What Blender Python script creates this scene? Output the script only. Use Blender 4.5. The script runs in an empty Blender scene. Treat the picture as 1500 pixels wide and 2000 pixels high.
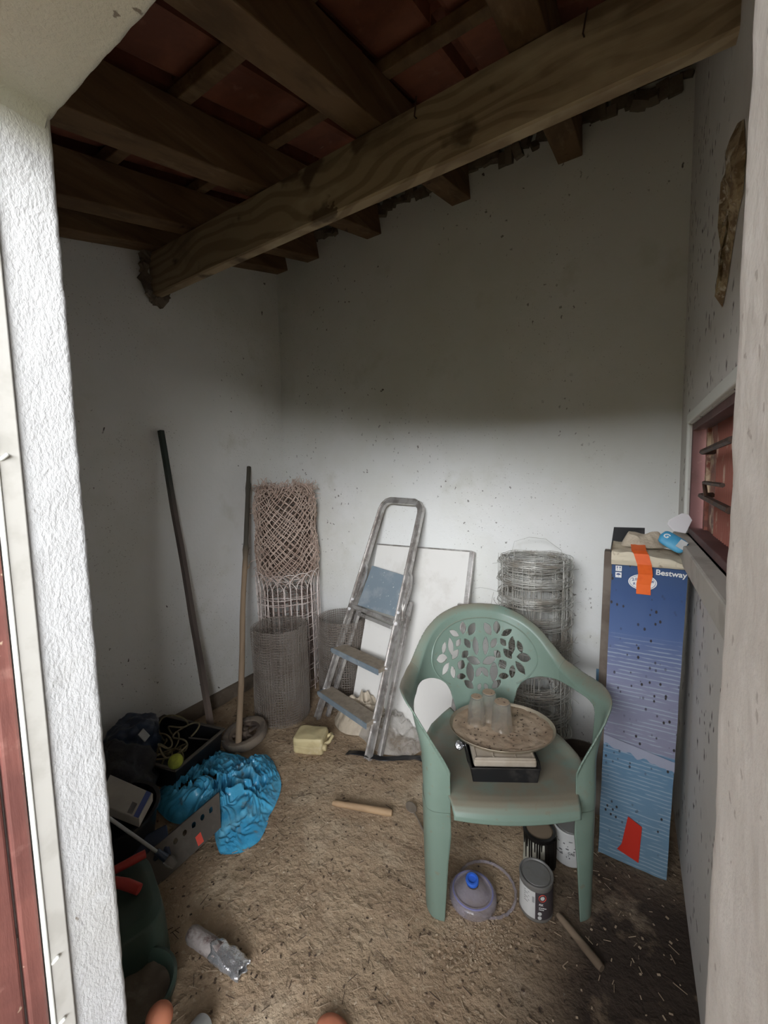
import bpy, math, random
import numpy as np
from mathutils import Vector, Matrix, noise
SC = bpy.context.scene
COL = SC.collection
PI = math.pi
R = math.radians

# ------------------------------------------------------------------ camera
H = 1.4
F_PX, YAW, PITCH, ROLL = 789.47, R(31.372), R(4.870), R(-1.3115)
_f = np.array([-math.sin(YAW)*math.cos(PITCH), math.cos(YAW)*math.cos(PITCH), -math.sin(PITCH)])
_r0 = np.array([math.cos(YAW), math.sin(YAW), 0.0]); _u0 = np.cross(_r0, _f)
_r = _r0*math.cos(ROLL)+_u0*math.sin(ROLL); _u = -_r0*math.sin(ROLL)+_u0*math.cos(ROLL)
cd = bpy.data.cameras.new('camera'); cam = bpy.data.objects.new('camera', cd); COL.objects.link(cam)
cd.sensor_fit = 'HORIZONTAL'; cd.sensor_width = 36; cd.lens = F_PX/1500*36; cd.clip_start = 0.01
m = Matrix.Identity(4)
for i in range(3):
    m[i][0] = _r[i]; m[i][1] = _u[i]; m[i][2] = -_f[i]
m[2][3] = H
cam.matrix_world = m
SC.camera = cam

# ------------------------------------------------------------------ light
SC.view_settings.view_transform = 'Standard'; SC.view_settings.look = 'None'
SC.view_settings.gamma = 1; SC.view_settings.use_curve_mapping = False
SC.view_settings.exposure = 2.35
w = bpy.data.worlds.new('sky'); SC.world = w; w.use_nodes = True
nt = w.node_tree; bg = nt.nodes['Background']
tc = nt.nodes.new('ShaderNodeTexCoord'); sx = nt.nodes.new('ShaderNodeSeparateXYZ')
nt.links.new(tc.outputs['Generated'], sx.inputs[0])
def wn_ramp(src, pts):
    c = nt.nodes.new('ShaderNodeValToRGB'); nt.links.new(src, c.inputs[0]); e = c.color_ramp.elements
    e[0].position = pts[0][0]; e[0].color = (*pts[0][1], 1); e[1].position = pts[-1][0]; e[1].color = (*pts[-1][1], 1)
    for p_, q_ in pts[1:-1]: k = e.new(p_); k.color = (*q_, 1)
    return c.outputs[0]
def wmath(op, a_, b_):
    n = nt.nodes.new('ShaderNodeMath'); n.operation = op
    for i, v in enumerate((a_, b_)):
        if isinstance(v, (int, float)): n.inputs[i].default_value = v
        else: nt.links.new(v, n.inputs[i])
    return n.outputs[0]
# overcast sky: dull overhead, bright hazy band low down on the side the doorway faces
GLOW, BASE = 10.5, .36
base = wn_ramp(sx.outputs['Z'], [(0, (.85, .88, .92)), (.45, (.80, .84, .92)), (1, (.5, .55, .64))])
band = wn_ramp(sx.outputs['Z'], [(0, (.9, .9, .88)), (.15, (.95, .98, 1.02)), (.34, (.95, .98, 1.03)), (.48, (.25, .25, .26)), (1, (0, 0, 0))])
dt = wmath('ADD', wmath('MULTIPLY', sx.outputs['X'], .33), wmath('MULTIPLY', sx.outputs['Y'], -.944))
lobe = wmath('POWER', wmath('MAXIMUM', dt, 0.0), 4.0)
v1 = nt.nodes.new('ShaderNodeVectorMath'); v1.operation = 'SCALE'; nt.links.new(band, v1.inputs[0]); nt.links.new(wmath('MULTIPLY', lobe, GLOW), v1.inputs['Scale'])
v2 = nt.nodes.new('ShaderNodeVectorMath'); v2.operation = 'SCALE'; nt.links.new(base, v2.inputs[0]); v2.inputs['Scale'].default_value = BASE
v3 = nt.nodes.new('ShaderNodeVectorMath'); v3.operation = 'ADD'; nt.links.new(v1.outputs[0], v3.inputs[0]); nt.links.new(v2.outputs[0], v3.inputs[1])
nt.links.new(v3.outputs[0], bg.inputs[0]); bg.inputs[1].default_value = 1.0
w.cycles.sampling_method = 'MANUAL'; w.cycles.sample_map_resolution = 512
pl = bpy.data.lights.new('door_portal', 'AREA'); pl.shape = 'RECTANGLE'; pl.size = 1.0; pl.size_y = 2.1
pl.cycles.is_portal = True
po = bpy.data.objects.new('door_portal', pl); COL.objects.link(po)
po.location = (-0.39, 0.06, 1.0); po.rotation_euler = (R(90), 0, 0)

# ------------------------------------------------------------------ helpers
def ray(px, py):
    return (px-750)/F_PX*_r-(py-1000)/F_PX*_u+_f
def at(px, py, x=None, y=None, z=None):
    d = ray(px, py); o = np.array([0, 0, H])
    if x is not None: t = (x-o[0])/d[0]
    elif y is not None: t = (y-o[1])/d[1]
    else: t = (z-o[2])/d[2]
    return tuple(o+t*d)

class MB:
    def __init__(s): s.v = []; s.f = []; s.mi = []; s.cur = 0
    def add(s, vs, fs):
        n = len(s.v); s.v += [tuple(map(float, p)) for p in vs]
        for f in fs: s.f.append(tuple(i+n for i in f)); s.mi.append(s.cur)
    def box(s, c, d, rot=None, taper=1.0):
        vs = []
        for z in (-1, 1):
            k = taper if z > 0 else 1.0
            for x, y in ((-1, -1), (1, -1), (1, 1), (-1, 1)):
                vs.append(Vector((x*d[0]/2*k, y*d[1]/2*k, z*d[2]/2)))
        if rot is not None: vs = [rot @ p for p in vs]
        vs = [p+Vector(c) for p in vs]
        s.add(vs, [(3, 2, 1, 0), (4, 5, 6, 7), (0, 1, 5, 4), (1, 2, 6, 5), (2, 3, 7, 6), (3, 0, 4, 7)])
    def hexa(s, b, t):
        s.add(list(b)+list(t), [(3, 2, 1, 0), (4, 5, 6, 7), (0, 1, 5, 4), (1, 2, 6, 5), (2, 3, 7, 6), (3, 0, 4, 7)])
    def tube(s, pts, r, n=6, closed=False, cap=True):
        pts = [Vector(p) for p in pts]; N = len(pts)
        rr = r if isinstance(r, (list, tuple)) else [r]*N
        vs = []; pn = None
        for i, p in enumerate(pts):
            a = pts[(i-1) % N] if (closed or i > 0) else p
            b = pts[(i+1) % N] if (closed or i < N-1) else p
            t = (b-a)
            if t.length < 1e-9: t = Vector((0, 0, 1))
            t.normalize()
            if pn is None:
                pn = t.orthogonal().normalized()
            pn = pn-t*pn.dot(t)
            if pn.length < 1e-6: pn = t.orthogonal()
            pn.normalize(); bn = t.cross(pn)
            for k in range(n):
                an = 2*PI*k/n
                vs.append(p+(pn*math.cos(an)+bn*math.sin(an))*rr[i])
        fs = []
        for i in range(N if closed else N-1):
            j = (i+1) % N
            for k in range(n):
                q = (k+1) % n
                fs.append((i*n+k, i*n+q, j*n+q, j*n+k))
        if not closed and cap:
            fs.append(tuple(range(n-1, -1, -1))); fs.append(tuple((N-1)*n+k for k in range(n)))
        s.add(vs, fs)
    def lathe(s, prof, c=(0, 0, 0), n=32, rot=None, sx=1, sy=1, capb=True, capt=False):
        vs = []
        for r, z in prof:
            for k in range(n):
                an = 2*PI*k/n
                p = Vector((r*math.cos(an)*sx, r*math.sin(an)*sy, z))
                if rot is not None: p = rot @ p
                vs.append(p+Vector(c))
        fs = []
        for i in range(len(prof)-1):
            for k in range(n):
                q = (k+1) % n
                fs.append((i*n+k, i*n+q, (i+1)*n+q, (i+1)*n+k))
        if capb: fs.append(tuple(range(n-1, -1, -1)))
        if capt: fs.append(tuple((len(prof)-1)*n+k for k in range(n)))
        s.add(vs, fs)
    def grid(s, f, nu, nv, skip=None):
        vs = [f(i/nu, j/nv) for j in range(nv+1) for i in range(nu+1)]
        fs = []
        for j in range(nv):
            for i in range(nu):
                if skip and skip((i+.5)/nu, (j+.5)/nv): continue
                a = j*(nu+1)+i
                fs.append((a, a+1, a+nu+2, a+nu+1))
        s.add(vs, fs)
    def prism(s, poly, to3, th):
        """poly 2D list; to3(x,y,h)->3D; thickness th"""
        n = len(poly)
        vs = [to3(x, y, 0) for x, y in poly]+[to3(x, y, th) for x, y in poly]
        fs = [tuple(range(n-1, -1, -1)), tuple(range(n, 2*n))]
        fs += [(i, (i+1) % n, n+(i+1) % n, n+i) for i in range(n)]
        s.add(vs, fs)

def rotm(x=0, y=0, z=0):
    return (Matrix.Rotation(R(z), 3, 'Z') @ Matrix.Rotation(R(y), 3, 'Y') @ Matrix.Rotation(R(x), 3, 'X'))

def obj(name, mb, mats, parent=None, origin=None, local=False, smooth=False, bevel=0, solid=0, label=None, sub=0, ang=40):
    me = bpy.data.meshes.new(name)
    off = Vector((0, 0, 0))
    if parent is not None and not local:
        p = parent; off = Vector(p.location)
        while p.parent: p = p.parent; off = off+Vector(p.location)
    if parent is None and origin is not None: off = Vector(origin)
    vs = mb.v if off.length == 0 else [(v[0]-off[0], v[1]-off[1], v[2]-off[2]) for v in mb.v]
    me.from_pydata(vs, [], mb.f)
    if not isinstance(mats, (list, tuple)): mats = [mats]
    for mt in mats: me.materials.append(mt)
    if len(mats) > 1: me.polygons.foreach_set('material_index', mb.mi)
    me.validate(); me.update()
    o = bpy.data.objects.new(name, me); COL.objects.link(o)
    if parent is not None: o.parent = parent
    elif origin is not None: o.location = origin
    if smooth:
        me.polygons.foreach_set('use_smooth', [True]*len(me.polygons))
        if ang: me.set_sharp_from_angle(angle=R(ang))
    if solid:
        md = o.modifiers.new('s', 'SOLIDIFY'); md.thickness = solid; md.offset = 0
    if sub:
        md = o.modifiers.new('u', 'SUBSURF'); md.levels = sub; md.render_levels = sub
    if bevel:
        md = o.modifiers.new('b', 'BEVEL'); md.width = bevel; md.segments = 2; md.limit_method = 'ANGLE'; md.angle_limit = R(50)
    if label: o['label'] = label
    return o

def thing(name, label, cat, loc=(0, 0, 0), rz=0, group=None):
    o = bpy.data.objects.new(name, None); COL.objects.link(o)
    o.location = loc; o.rotation_euler = (0, 0, rz); o.empty_display_size = .05
    o['label'] = label; o['category'] = cat
    if group: o['group'] = group
    return o
def tag(o, label, cat, group=None, kind=None):
    o['label'] = label; o['category'] = cat
    if group: o['group'] = group
    if kind: o['kind'] = kind
    return o
def struct(o, label=None, cat=None):
    o['kind'] = 'structure'
    if label: o['label'] = label
    if cat: o['category'] = cat
    return o

# ---- materials
def mat(name, base, rough=.8, metal=0, layers=(), bump=(), world=False, trans=0, alpha=1, coat=0, ior=1.45, spec=None):
    m = bpy.data.materials.new(name); m.use_nodes = True
    t = m.node_tree; b = t.nodes['Principled BSDF']; L = t.links
    def N(k, **kw):
        n = t.nodes.new(k)
        for a, v in kw.items(): setattr(n, a, v)
        return n
    if world: src = N('ShaderNodeNewGeometry').outputs['Position']
    else: src = N('ShaderNodeTexCoord').outputs['Object']
    def coords(st, loc=(0, 0, 0), rot=(0, 0, 0)):
        mp = N('ShaderNodeMapping'); mp.inputs['Scale'].default_value = st; mp.inputs['Location'].default_value = loc
        mp.inputs['Rotation'].default_value = rot
        L.new(src, mp.inputs[0]); return mp.outputs[0]
    def rng(x, lo, hi, a=0, c=1):
        r_ = N('ShaderNodeMapRange'); L.new(x, r_.inputs[0])
        r_.inputs[1].default_value = lo; r_.inputs[2].default_value = hi
        r_.inputs[3].default_value = a; r_.inputs[4].default_value = c
        return r_.outputs[0]
    def mul(a, c):
        q = N('ShaderNodeMath', operation='MULTIPLY'); L.new(a, q.inputs[0])
        if isinstance(c, (int, float)): q.inputs[1].default_value = c
        else: L.new(c, q.inputs[1])
        return q.outputs[0]
    def field(d):
        co = coords(d.get('st', (1, 1, 1)), d.get('loc', (0, 0, 0)), d.get('rot', (0, 0, 0)))
        k = d.get('k', 'noise')
        if k == 'noise':
            n = N('ShaderNodeTexNoise'); n.inputs['Scale'].default_value = d.get('s', 5)
            n.inputs['Detail'].default_value = d.get('det', 4); n.inputs['Roughness'].default_value = d.get('ro', .6)
            n.inputs['Distortion'].default_value = d.get('dist', 0)
            L.new(co, n.inputs['Vector']); return n.outputs['Fac']
        if k == 'wave':
            n = N('ShaderNodeTexWave', bands_direction=d.get('dir', 'X')); n.inputs['Scale'].default_value = d.get('s', 5)
            if d.get('rings'): n.wave_type = 'RINGS'; n.rings_direction = d['rings']
            n.inputs['Distortion'].default_value = d.get('dist', 3); n.inputs['Detail'].default_value = d.get('det', 2)
            n.inputs['Detail Scale'].default_value = d.get('ds', 1.0)
            L.new(co, n.inputs['Vector']); return n.outputs['Fac']
        if k == 'speck':
            nd = N('ShaderNodeTexNoise'); nd.inputs['Scale'].default_value = d.get('s', 20)*1.6; nd.inputs['Detail'].default_value = 3; L.new(co, nd.inputs['Vector'])
            va_ = N('ShaderNodeVectorMath', operation='MULTIPLY_ADD'); L.new(nd.outputs['Color'], va_.inputs[0])
            va_.inputs[1].default_value = (1.1/d.get('s', 20),)*3; L.new(co, va_.inputs[2]); co = va_.outputs[0]
            n = N('ShaderNodeTexVoronoi'); n.inputs['Scale'].default_value = d.get('s', 20)
            L.new(co, n.inputs['Vector'])
            a = rng(n.outputs['Distance'], d.get('t', .12), d.get('t', .12)*.6, 0, 1)
            sp = N('ShaderNodeSeparateColor'); L.new(n.outputs['Color'], sp.inputs[0])
            g = rng(sp.outputs[0], d.get('p', .6), d.get('p', .6)+.02)
            o_ = mul(a, g)
            if d.get('ms'):
                n2 = N('ShaderNodeTexNoise'); n2.inputs['Scale'].default_value = d['ms']; L.new(src, n2.inputs['Vector'])
                o_ = mul(o_, rng(n2.outputs['Fac'], d.get('ml', .5), d.get('ml', .5)+.08))
            return o_
        if k == 'axis':
            s_ = N('ShaderNodeSeparateXYZ'); L.new(co, s_.inputs[0]); return s_.outputs[d.get('ax', 2)]
        if k == 'up':
            g = N('ShaderNodeNewGeometry'); s_ = N('ShaderNodeSeparateXYZ'); L.new(g.outputs['Normal'], s_.inputs[0])
            return s_.outputs[2]
    col = None
    for d in layers:
        f = field(d)
        if d.get('k') != 'speck': f = rng(f, d.get('lo', .45), d.get('hi', .6))
        for d2 in d.get('and', ()):
            g = field(d2)
            if d2.get('k') != 'speck': g = rng(g, d2.get('lo', .45), d2.get('hi', .6))
            f = mul(f, g)
        f = mul(f, d.get('a', 1.0))
        mx = N('ShaderNodeMix', data_type='RGBA'); L.new(f, mx.inputs[0])
        if col is None: mx.inputs[6].default_value = (*base, 1)
        else: L.new(col, mx.inputs[6])
        mx.inputs[7].default_value = (*d['c'], 1); col = mx.outputs[2]
    if col is None: b.inputs['Base Color'].default_value = (*base, 1)
    else: L.new(col, b.inputs['Base Color'])
    b.inputs['Roughness'].default_value = rough; b.inputs['Metallic'].default_value = metal
    b.inputs['Transmission Weight'].default_value = trans; b.inputs['Alpha'].default_value = alpha
    b.inputs['Coat Weight'].default_value = coat; b.inputs['IOR'].default_value = ior
    if spec is not None: b.inputs['Specular IOR Level'].default_value = spec
    nrm = None
    for d in bump:
        f = field(d); bp = N('ShaderNodeBump'); bp.inputs['Strength'].default_value = d.get('str', .5)
        bp.inputs['Distance'].default_value = d.get('dd', .01); L.new(f, bp.inputs['Height'])
        if nrm: L.new(nrm, bp.inputs['Normal'])
        nrm = bp.outputs[0]
    if nrm: L.new(nrm, b.inputs['Normal'])
    return m
def L_(c, s, lo, hi, a=1, **k): return dict(c=c, s=s, lo=lo, hi=hi, a=a, **k)

WALLC = (.78, .78, .755)
M_wall = mat('old_plaster', WALLC, .9, world=True, layers=[
    L_((.70, .69, .62), 1.1, .45, .62, .6, det=6), L_((.84, .83, .81), 2.5, .52, .66, .5),
    L_((.56, .55, .46), 3.2, .60, .72, .45, det=8),
    dict(k='speck', c=(.12, .10, .08), s=38, t=.22, p=.70, a=.8, ms=1.7, ml=.50, st=(1, 1, .8)),
    dict(k='speck', c=(.08, .06, .05), s=8, t=.075, p=.84, a=.95, st=(1, 1, .75)),
    dict(k='speck', c=(.22, .18, .14), s=90, t=.22, p=.74, a=.6, ms=2.4, ml=.46)],
    bump=[dict(s=3.5, str=.5, dd=.012, det=3), dict(s=55, str=.35, dd=.003, det=4)])
M_wallr = mat('spattered_plaster', (.62, .59, .54), .9, world=True, layers=[
    L_((.72, .69, .64), 1.6, .45, .62, .6), L_((.46, .42, .36), 2.6, .58, .7, .5, det=8),
    dict(k='speck', c=(.07, .05, .04), s=32, t=.30, p=.45, a=.92, ms=3.2, ml=.48, st=(1, 1, .6)),
    dict(k='speck', c=(.08, .06, .05), s=13, t=.14, p=.75, a=.95)],
    bump=[dict(s=3, str=.5, dd=.012), dict(s=60, str=.3, dd=.003)])
M_rough = mat('rough_render', (.50, .495, .49), .92, world=True, layers=[
    L_((.43, .415, .38), 2.2, .48, .64, .6, det=6), L_((.56, .56, .56), 9, .5, .62, .5),
    dict(k='axis', c=(.60, .58, .42), lo=1.93, hi=1.99, a=.55, ax=2),
    dict(k='speck', c=(.16, .13, .10), s=48, t=.22, p=.72, a=.9, ms=6, ml=.55, st=(1, 1, .6))],
    bump=[dict(s=170, st=(1, 1, .6), str=.8, dd=.003, det=3, ro=.55, dist=.2), dict(s=300, str=.3, dd=.001, det=2)])
M_roughr = mat('cream_render', (.66, .63, .575), .92, world=True, layers=[
    L_((.58, .55, .49), 6, .45, .62, .6, det=6), L_((.72, .69, .64), 30, .5, .62, .5),
    dict(k='speck', c=(.30, .26, .22), s=60, t=.2, p=.8, a=.6)],
    bump=[dict(s=60, str=.5, dd=.003, det=5)])
M_conc = mat('stained_concrete', (.17, .135, .10), .95, world=True, layers=[L_((.09, .07, .05), 6, .45, .6, .8, det=8), L_((.26, .22, .18), 14, .55, .7, .6)],
    bump=[dict(s=25, str=.7, dd=.01)])
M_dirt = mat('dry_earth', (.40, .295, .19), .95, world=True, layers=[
    L_((.31, .215, .135), 3.2, .42, .62, .9, det=8), L_((.54, .43, .30), 5.5, .52, .68, .8, det=8),
    L_((.16, .10, .062), 22, .58, .68, .7, det=6), L_((.54, .43, .30), 60, .58, .68, .6, det=4),
    dict(k='speck', c=(.60, .50, .38), s=65, t=.22, p=.86, a=.8),
    dict(k='speck', c=(.05, .03, .02), s=40, t=.25, p=.82, a=.8),
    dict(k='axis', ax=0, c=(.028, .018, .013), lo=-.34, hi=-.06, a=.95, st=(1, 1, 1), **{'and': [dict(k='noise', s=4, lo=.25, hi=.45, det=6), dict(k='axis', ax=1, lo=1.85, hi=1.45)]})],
    bump=[dict(s=9, str=.8, dd=.03, det=6), dict(s=70, str=.8, dd=.008, det=5)])
M_litter = mat('pale_litter', (.44, .34, .235), .9, layers=[L_((.34, .25, .17), 20, .45, .6, .8)])
M_litter2 = mat('dark_litter', (.06, .04, .028), .9)
M_out = mat('outside_grass', (.36, .33, .17), .95, layers=[L_((.44, .38, .22), 3, .45, .6)])
M_hedge = mat('hedge_leaf', (.045, .075, .025), .9, layers=[L_((.08, .12, .035), 8, .45, .6)])
M_beam = mat('old_timber', (.36, .27, .165), .85, world=True, layers=[
    dict(k='wave', c=(.20, .135, .075), s=7, dir='Z', dist=26, det=2, ds=.42, st=(.45, 1, 1), lo=.50, hi=.80, a=.65),
    L_((.15, .10, .06), 3.2, .54, .66, .7, det=5, st=(.6, 1, 1)),
    L_((.50, .41, .27), 5, .56, .7, .7, st=(.5, 1, 1)),
    dict(k='speck', c=(.075, .045, .025), s=7, t=.42, p=.42, a=.8, st=(.8, 1, 1))],
    bump=[dict(k='wave', s=7, dir='Z', dist=26, det=2, ds=.42, st=(.45, 1, 1), str=.25, dd=.004), dict(s=40, st=(.15, 1, 1), str=.4, dd=.004)])
M_rafter = mat('rafter_timber', (.165, .095, .045), .85, world=True, layers=[
    L_((.09, .05, .024), 5, .45, .62, .8, st=(3, .4, 3)), L_((.23, .15, .08), 9, .55, .68, .6, st=(3, .3, 3)),
    dict(k='speck', c=(.04, .02, .01), s=9, t=.18, p=.8, a=.8)],
    bump=[dict(s=30, st=(1, .1, 1), str=.4, dd=.004)])
M_tile = mat('terracotta', (.26, .088, .048), .8, world=True, layers=[
    L_((.15, .052, .033), 4, .42, .6, .8, det=6), L_((.36, .17, .11), 12, .6, .72, .5),
    dict(k='speck', c=(.55, .42, .34), s=16, t=.12, p=.86, a=.7)], bump=[dict(s=30, str=.3, dd=.004)])
M_under = mat('roof_underlay', (.035, .02, .015), .95)
M_brown = mat('brown_painted_wood', (.20, .075, .06), .55, world=True, layers=[
    L_((.12, .045, .038), 5, .45, .6, .7, det=6), L_((.32, .16, .13), 14, .62, .72, .6, det=6),
    dict(k='speck', c=(.55, .42, .30), s=45, t=.2, p=.84, a=.8)], bump=[dict(s=60, st=(1, 1, .15), str=.5, dd=.003, det=5)])
M_brownpeel = mat('peeling_brown_paint', (.30, .10, .065), .5, world=True, layers=[
    L_((.62, .48, .32), 11, .50, .56, .9, det=8), L_((.14, .05, .035), 24, .54, .6, .8, det=5)],
    bump=[dict(s=24, str=.7, dd=.004, det=6)])
M_winbrown = mat('dark_window_paint', (.135, .060, .056), .6, world=True, layers=[L_((.08, .035, .03), 6, .45, .6, .7, det=6), L_((.26, .15, .12), 30, .62, .72, .5)])
M_iron = mat('rusty_iron', (.07, .045, .035), .6, .5, layers=[L_((.13, .06, .035), 30, .5, .6)])
M_sill = mat('painted_sill', (.52, .49, .43), .7, world=True, layers=[L_((.36, .32, .27), 8, .5, .65, .7)])
M_whitestrip = mat('white_edge_paint', (.72, .72, .66), .6)
M_greyframe = mat('grey_frame_paint', (.50, .48, .44), .6, world=True, layers=[L_((.40, .38, .34), 12, .5, .62, .6)])
M_chair = mat('green_plastic', (.165, .232, .188), .38, layers=[
    L_((.21, .285, .235), 3, .45, .65, .6),
    dict(k='up', c=(.215, .175, .125), lo=.45, hi=.95, a=.86, **{'and': [dict(k='noise', s=7, lo=.30, hi=.52, det=6)]}),
    L_((.21, .18, .13), 6, .60, .72, .55, det=6),
    L_((.19, .165, .115), 45, .62, .68, .5, det=4, st=(1, 1, 1))],
    bump=[dict(s=90, str=.08, dd=.002)])
M_alu = mat('worn_aluminium', (.56, .54, .515), .34, .65, layers=[L_((.30, .27, .245), 14, .45, .60, .85, det=6, ), L_((.70, .68, .66), 40, .60, .68, .7)],
    bump=[dict(s=50, str=.1, dd=.002)])
M_tread = mat('dusty_tread', (.30, .25, .19), .85, layers=[L_((.20, .16, .12), 30, .45, .6, .7), dict(k='wave', c=(.22, .19, .15), s=26, dir='Y', dist=.3, lo=.5, hi=.7, a=.6)])
M_bluegrey = mat('blue_grey_plastic', (.19, .235, .27), .45, layers=[L_((.30, .33, .35), 12, .5, .66, .7, det=6), L_((.62, .62, .60), 50, .66, .70, .8)])
M_board = mat('white_board', (.72, .70, .66), .6, layers=[L_((.58, .55, .50), 6, .52, .66, .6, det=6),
    dict(k='speck', c=(.22, .17, .13), s=40, t=.22, p=.80, a=.75, ms=6, ml=.5)])
M_wire = mat('galvanised_wire', (.50, .49, .45), .5, .3, layers=[L_((.30, .26, .21), 9, .45, .6, .8)])
M_mesh = mat('grey_mesh_wire', (.30, .26, .225), .6, .2, layers=[L_((.22, .18, .15), 7, .45, .6, .8)])
M_white_wire = mat('pinkish_white_wire', (.80, .70, .65), .6, layers=[L_((.46, .35, .30), 9, .48, .62, .8)])
M_lattice = mat('faded_brown_wire', (.62, .48, .40), .75, layers=[L_((.42, .30, .24), 10, .45, .6, .8), L_((.74, .62, .54), 18, .6, .68, .6)])
M_pole1 = mat('dark_weathered_pole', (.125, .10, .088), .8, layers=[L_((.065, .05, .045), 4, .42, .6, .8, st=(3, 3, .5)), dict(k='axis', c=(.26, .20, .165), lo=.45, hi=.15, a=.8),
    dict(k='axis', c=(.032, .048, .040), lo=1.22, hi=1.50, a=.9)], bump=[dict(s=30, st=(1, 1, .1), str=.5, dd=.004)])
M_pole2 = mat('bare_branch', (.30, .215, .14), .8, layers=[L_((.20, .135, .085), 7, .45, .6, .7, st=(2, 2, .3)), dict(k='axis', c=(.065, .060, .048), lo=.95, hi=1.12, a=.95)],
    bump=[dict(s=30, st=(1, 1, .15), str=.5, dd=.004)])
M_stick = mat('pale_handle_wood', (.40, .265, .15), .7, layers=[L_((.28, .18, .10), 18, .45, .6, .7, st=(.3, 1, 1))])
M_stick2 = mat('weathered_stick', (.21, .155, .105), .85, layers=[L_((.12, .085, .055), 14, .45, .6, .8, st=(.3, 1, 1))])
M_rubber = mat('dusty_rubber', (.13, .105, .085), .9, layers=[L_((.22, .175, .13), 12, .45, .6, .8)])
M_rim = mat('dirty_rim', (.16, .12, .09), .7, layers=[L_((.07, .05, .04), 20, .45, .6)])
M_jerry = mat('yellowed_plastic', (.56, .47, .26), .5, layers=[L_((.42, .33, .18), 9, .48, .62, .7, det=6), L_((.68, .62, .45), 12, .58, .7, .5)], bump=[dict(s=20, str=.2, dd=.004)])
M_bag = mat('blue_plastic_bag', (.09, .45, .70), .20, layers=[L_((.04, .29, .52), 6, .45, .62, .8, det=5), L_((.22, .58, .76), 9, .56, .68, .6, det=5),
    L_((.16, .17, .14), 13, .62, .70, .7, det=6)], bump=[dict(s=14, str=.5, dd=.012, det=5, dist=1.0)], coat=.3)
M_film = mat('crumpled_clear_film', (.66, .62, .56), .18, layers=[L_((.32, .26, .20), 12, .50, .62, .7, det=6)], trans=.25, alpha=.62, bump=[dict(s=22, str=1, dd=.02, det=5, dist=1.5)], coat=.6)
M_black = mat('black_plastic', (.012, .012, .013), .35, layers=[L_((.05, .045, .04), 14, .55, .66, .6)])
M_char = mat('charcoal_cloth', (.028, .028, .032), .9, layers=[L_((.05, .047, .045), 8, .45, .6)], bump=[dict(s=12, str=.6, dd=.02, det=5)])
M_navy = mat('navy_plastic', (.022, .035, .065), .35, layers=[L_((.05, .06, .08), 9, .52, .64, .6)], bump=[dict(s=9, str=.4, dd=.01)])
M_dkgreen = mat('dark_green_plastic', (.034, .060, .045), .55, layers=[L_((.06, .07, .052), 6, .48, .64, .7)])
M_terra = mat('orange_terracotta', (.55, .20, .11), .75, layers=[L_((.40, .14, .08), 10, .45, .62, .7)])
M_red = mat('red_handle', (.42, .045, .035), .45)
M_pale = mat('pale_grey_plastic', (.42, .43, .42), .5, layers=[L_((.30, .30, .29), 8, .48, .62, .6)])
M_brgrey = mat('dark_brown_grey_metal', (.085, .072, .058), .6, .2, layers=[L_((.13, .11, .09), 9, .48, .62, .7)])
M_redsticker = mat('red_sticker', (.72, .08, .05), .5)
M_carton = mat('grey_white_carton', (.42, .39, .34), .8, layers=[L_((.33, .30, .26), 7, .45, .62, .7)])
M_bluestripe = mat('blue_stripe_print', (.07, .10, .28), .6)
M_print = mat('grey_print', (.15, .15, .15), .7)
M_rope = mat('dull_rope', (.22, .18, .10), .9, layers=[L_((.14, .12, .07), 20, .45, .6)])
M_ball = mat('yellow_green_felt', (.36, .38, .05), .95, layers=[L_((.24, .26, .04), 20, .45, .6)])
M_glass = mat('dusty_glass', (.86, .83, .76), .12, trans=.9, alpha=.5, layers=[L_((.60, .53, .42), 10, .48, .66, .6, det=6)])
M_dustdirt = mat('tray_dust', (.34, .255, .175), .95, layers=[L_((.24, .165, .105), 9, .45, .62, .8, det=8), L_((.42, .33, .24), 14, .54, .66, .6),
    dict(k='speck', c=(.07, .035, .02), s=60, t=.25, p=.78, a=.9)], bump=[dict(s=40, str=.6, dd=.006, det=5)])
M_tray = mat('tarnished_tray', (.36, .31, .23), .45, .5, layers=[L_((.25, .20, .14), 12, .45, .62, .7)])
M_seed = mat('dusty_grey_plastic', (.37, .32, .255), .75, layers=[L_((.28, .23, .17), 12, .45, .62, .7)])
M_can = mat('dull_tin', (.27, .265, .25), .5, .5, layers=[L_((.19, .175, .155), 10, .45, .62, .7)])
M_canlab = mat('off_white_paper_label', (.58, .58, .56), .6, layers=[L_((.46, .46, .45), 8, .5, .62, .6)])
M_canlab2 = mat('charcoal_label', (.055, .045, .05), .5)
M_canlab3 = mat('cream_stained_label', (.52, .51, .42), .6, layers=[L_((.36, .34, .27), 9, .48, .62, .7)])
M_tar = mat('black_paint_drip', (.010, .009, .008), .3)
M_white = mat('white_print', (.80, .80, .78), .6)
M_blueprint = mat('blue_print_ink', (.03, .06, .20), .6)
M_lilac = mat('clear_lilac_plastic', (.62, .58, .66), .12, trans=.6, alpha=.55, layers=[L_((.50, .42, .36), 9, .5, .64, .6)])
M_bluecap = mat('bright_blue_plastic', (.04, .14, .60), .4)
M_silver = mat('silver_foil', (.66, .66, .67), .22, .8, bump=[dict(s=30, str=.8, dd=.01, det=4)])
M_hairy = mat('mottled_grey_pad', (.34, .30, .28), .95, layers=[L_((.12, .075, .065), 16, .46, .58, .9, det=5)], bump=[dict(s=50, str=.8, dd=.008)])
M_orange = mat('orange_tape', (.86, .15, .025), .45, layers=[L_((.70, .10, .02), 14, .5, .66, .6)])
M_redtape = mat('red_tape', (.58, .035, .02), .5)
M_creamcard = mat('cream_card', (.62, .55, .42), .85, layers=[L_((.48, .40, .28), 10, .48, .62, .8, det=6), L_((.25, .18, .12), 26, .60, .68, .8)])
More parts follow.
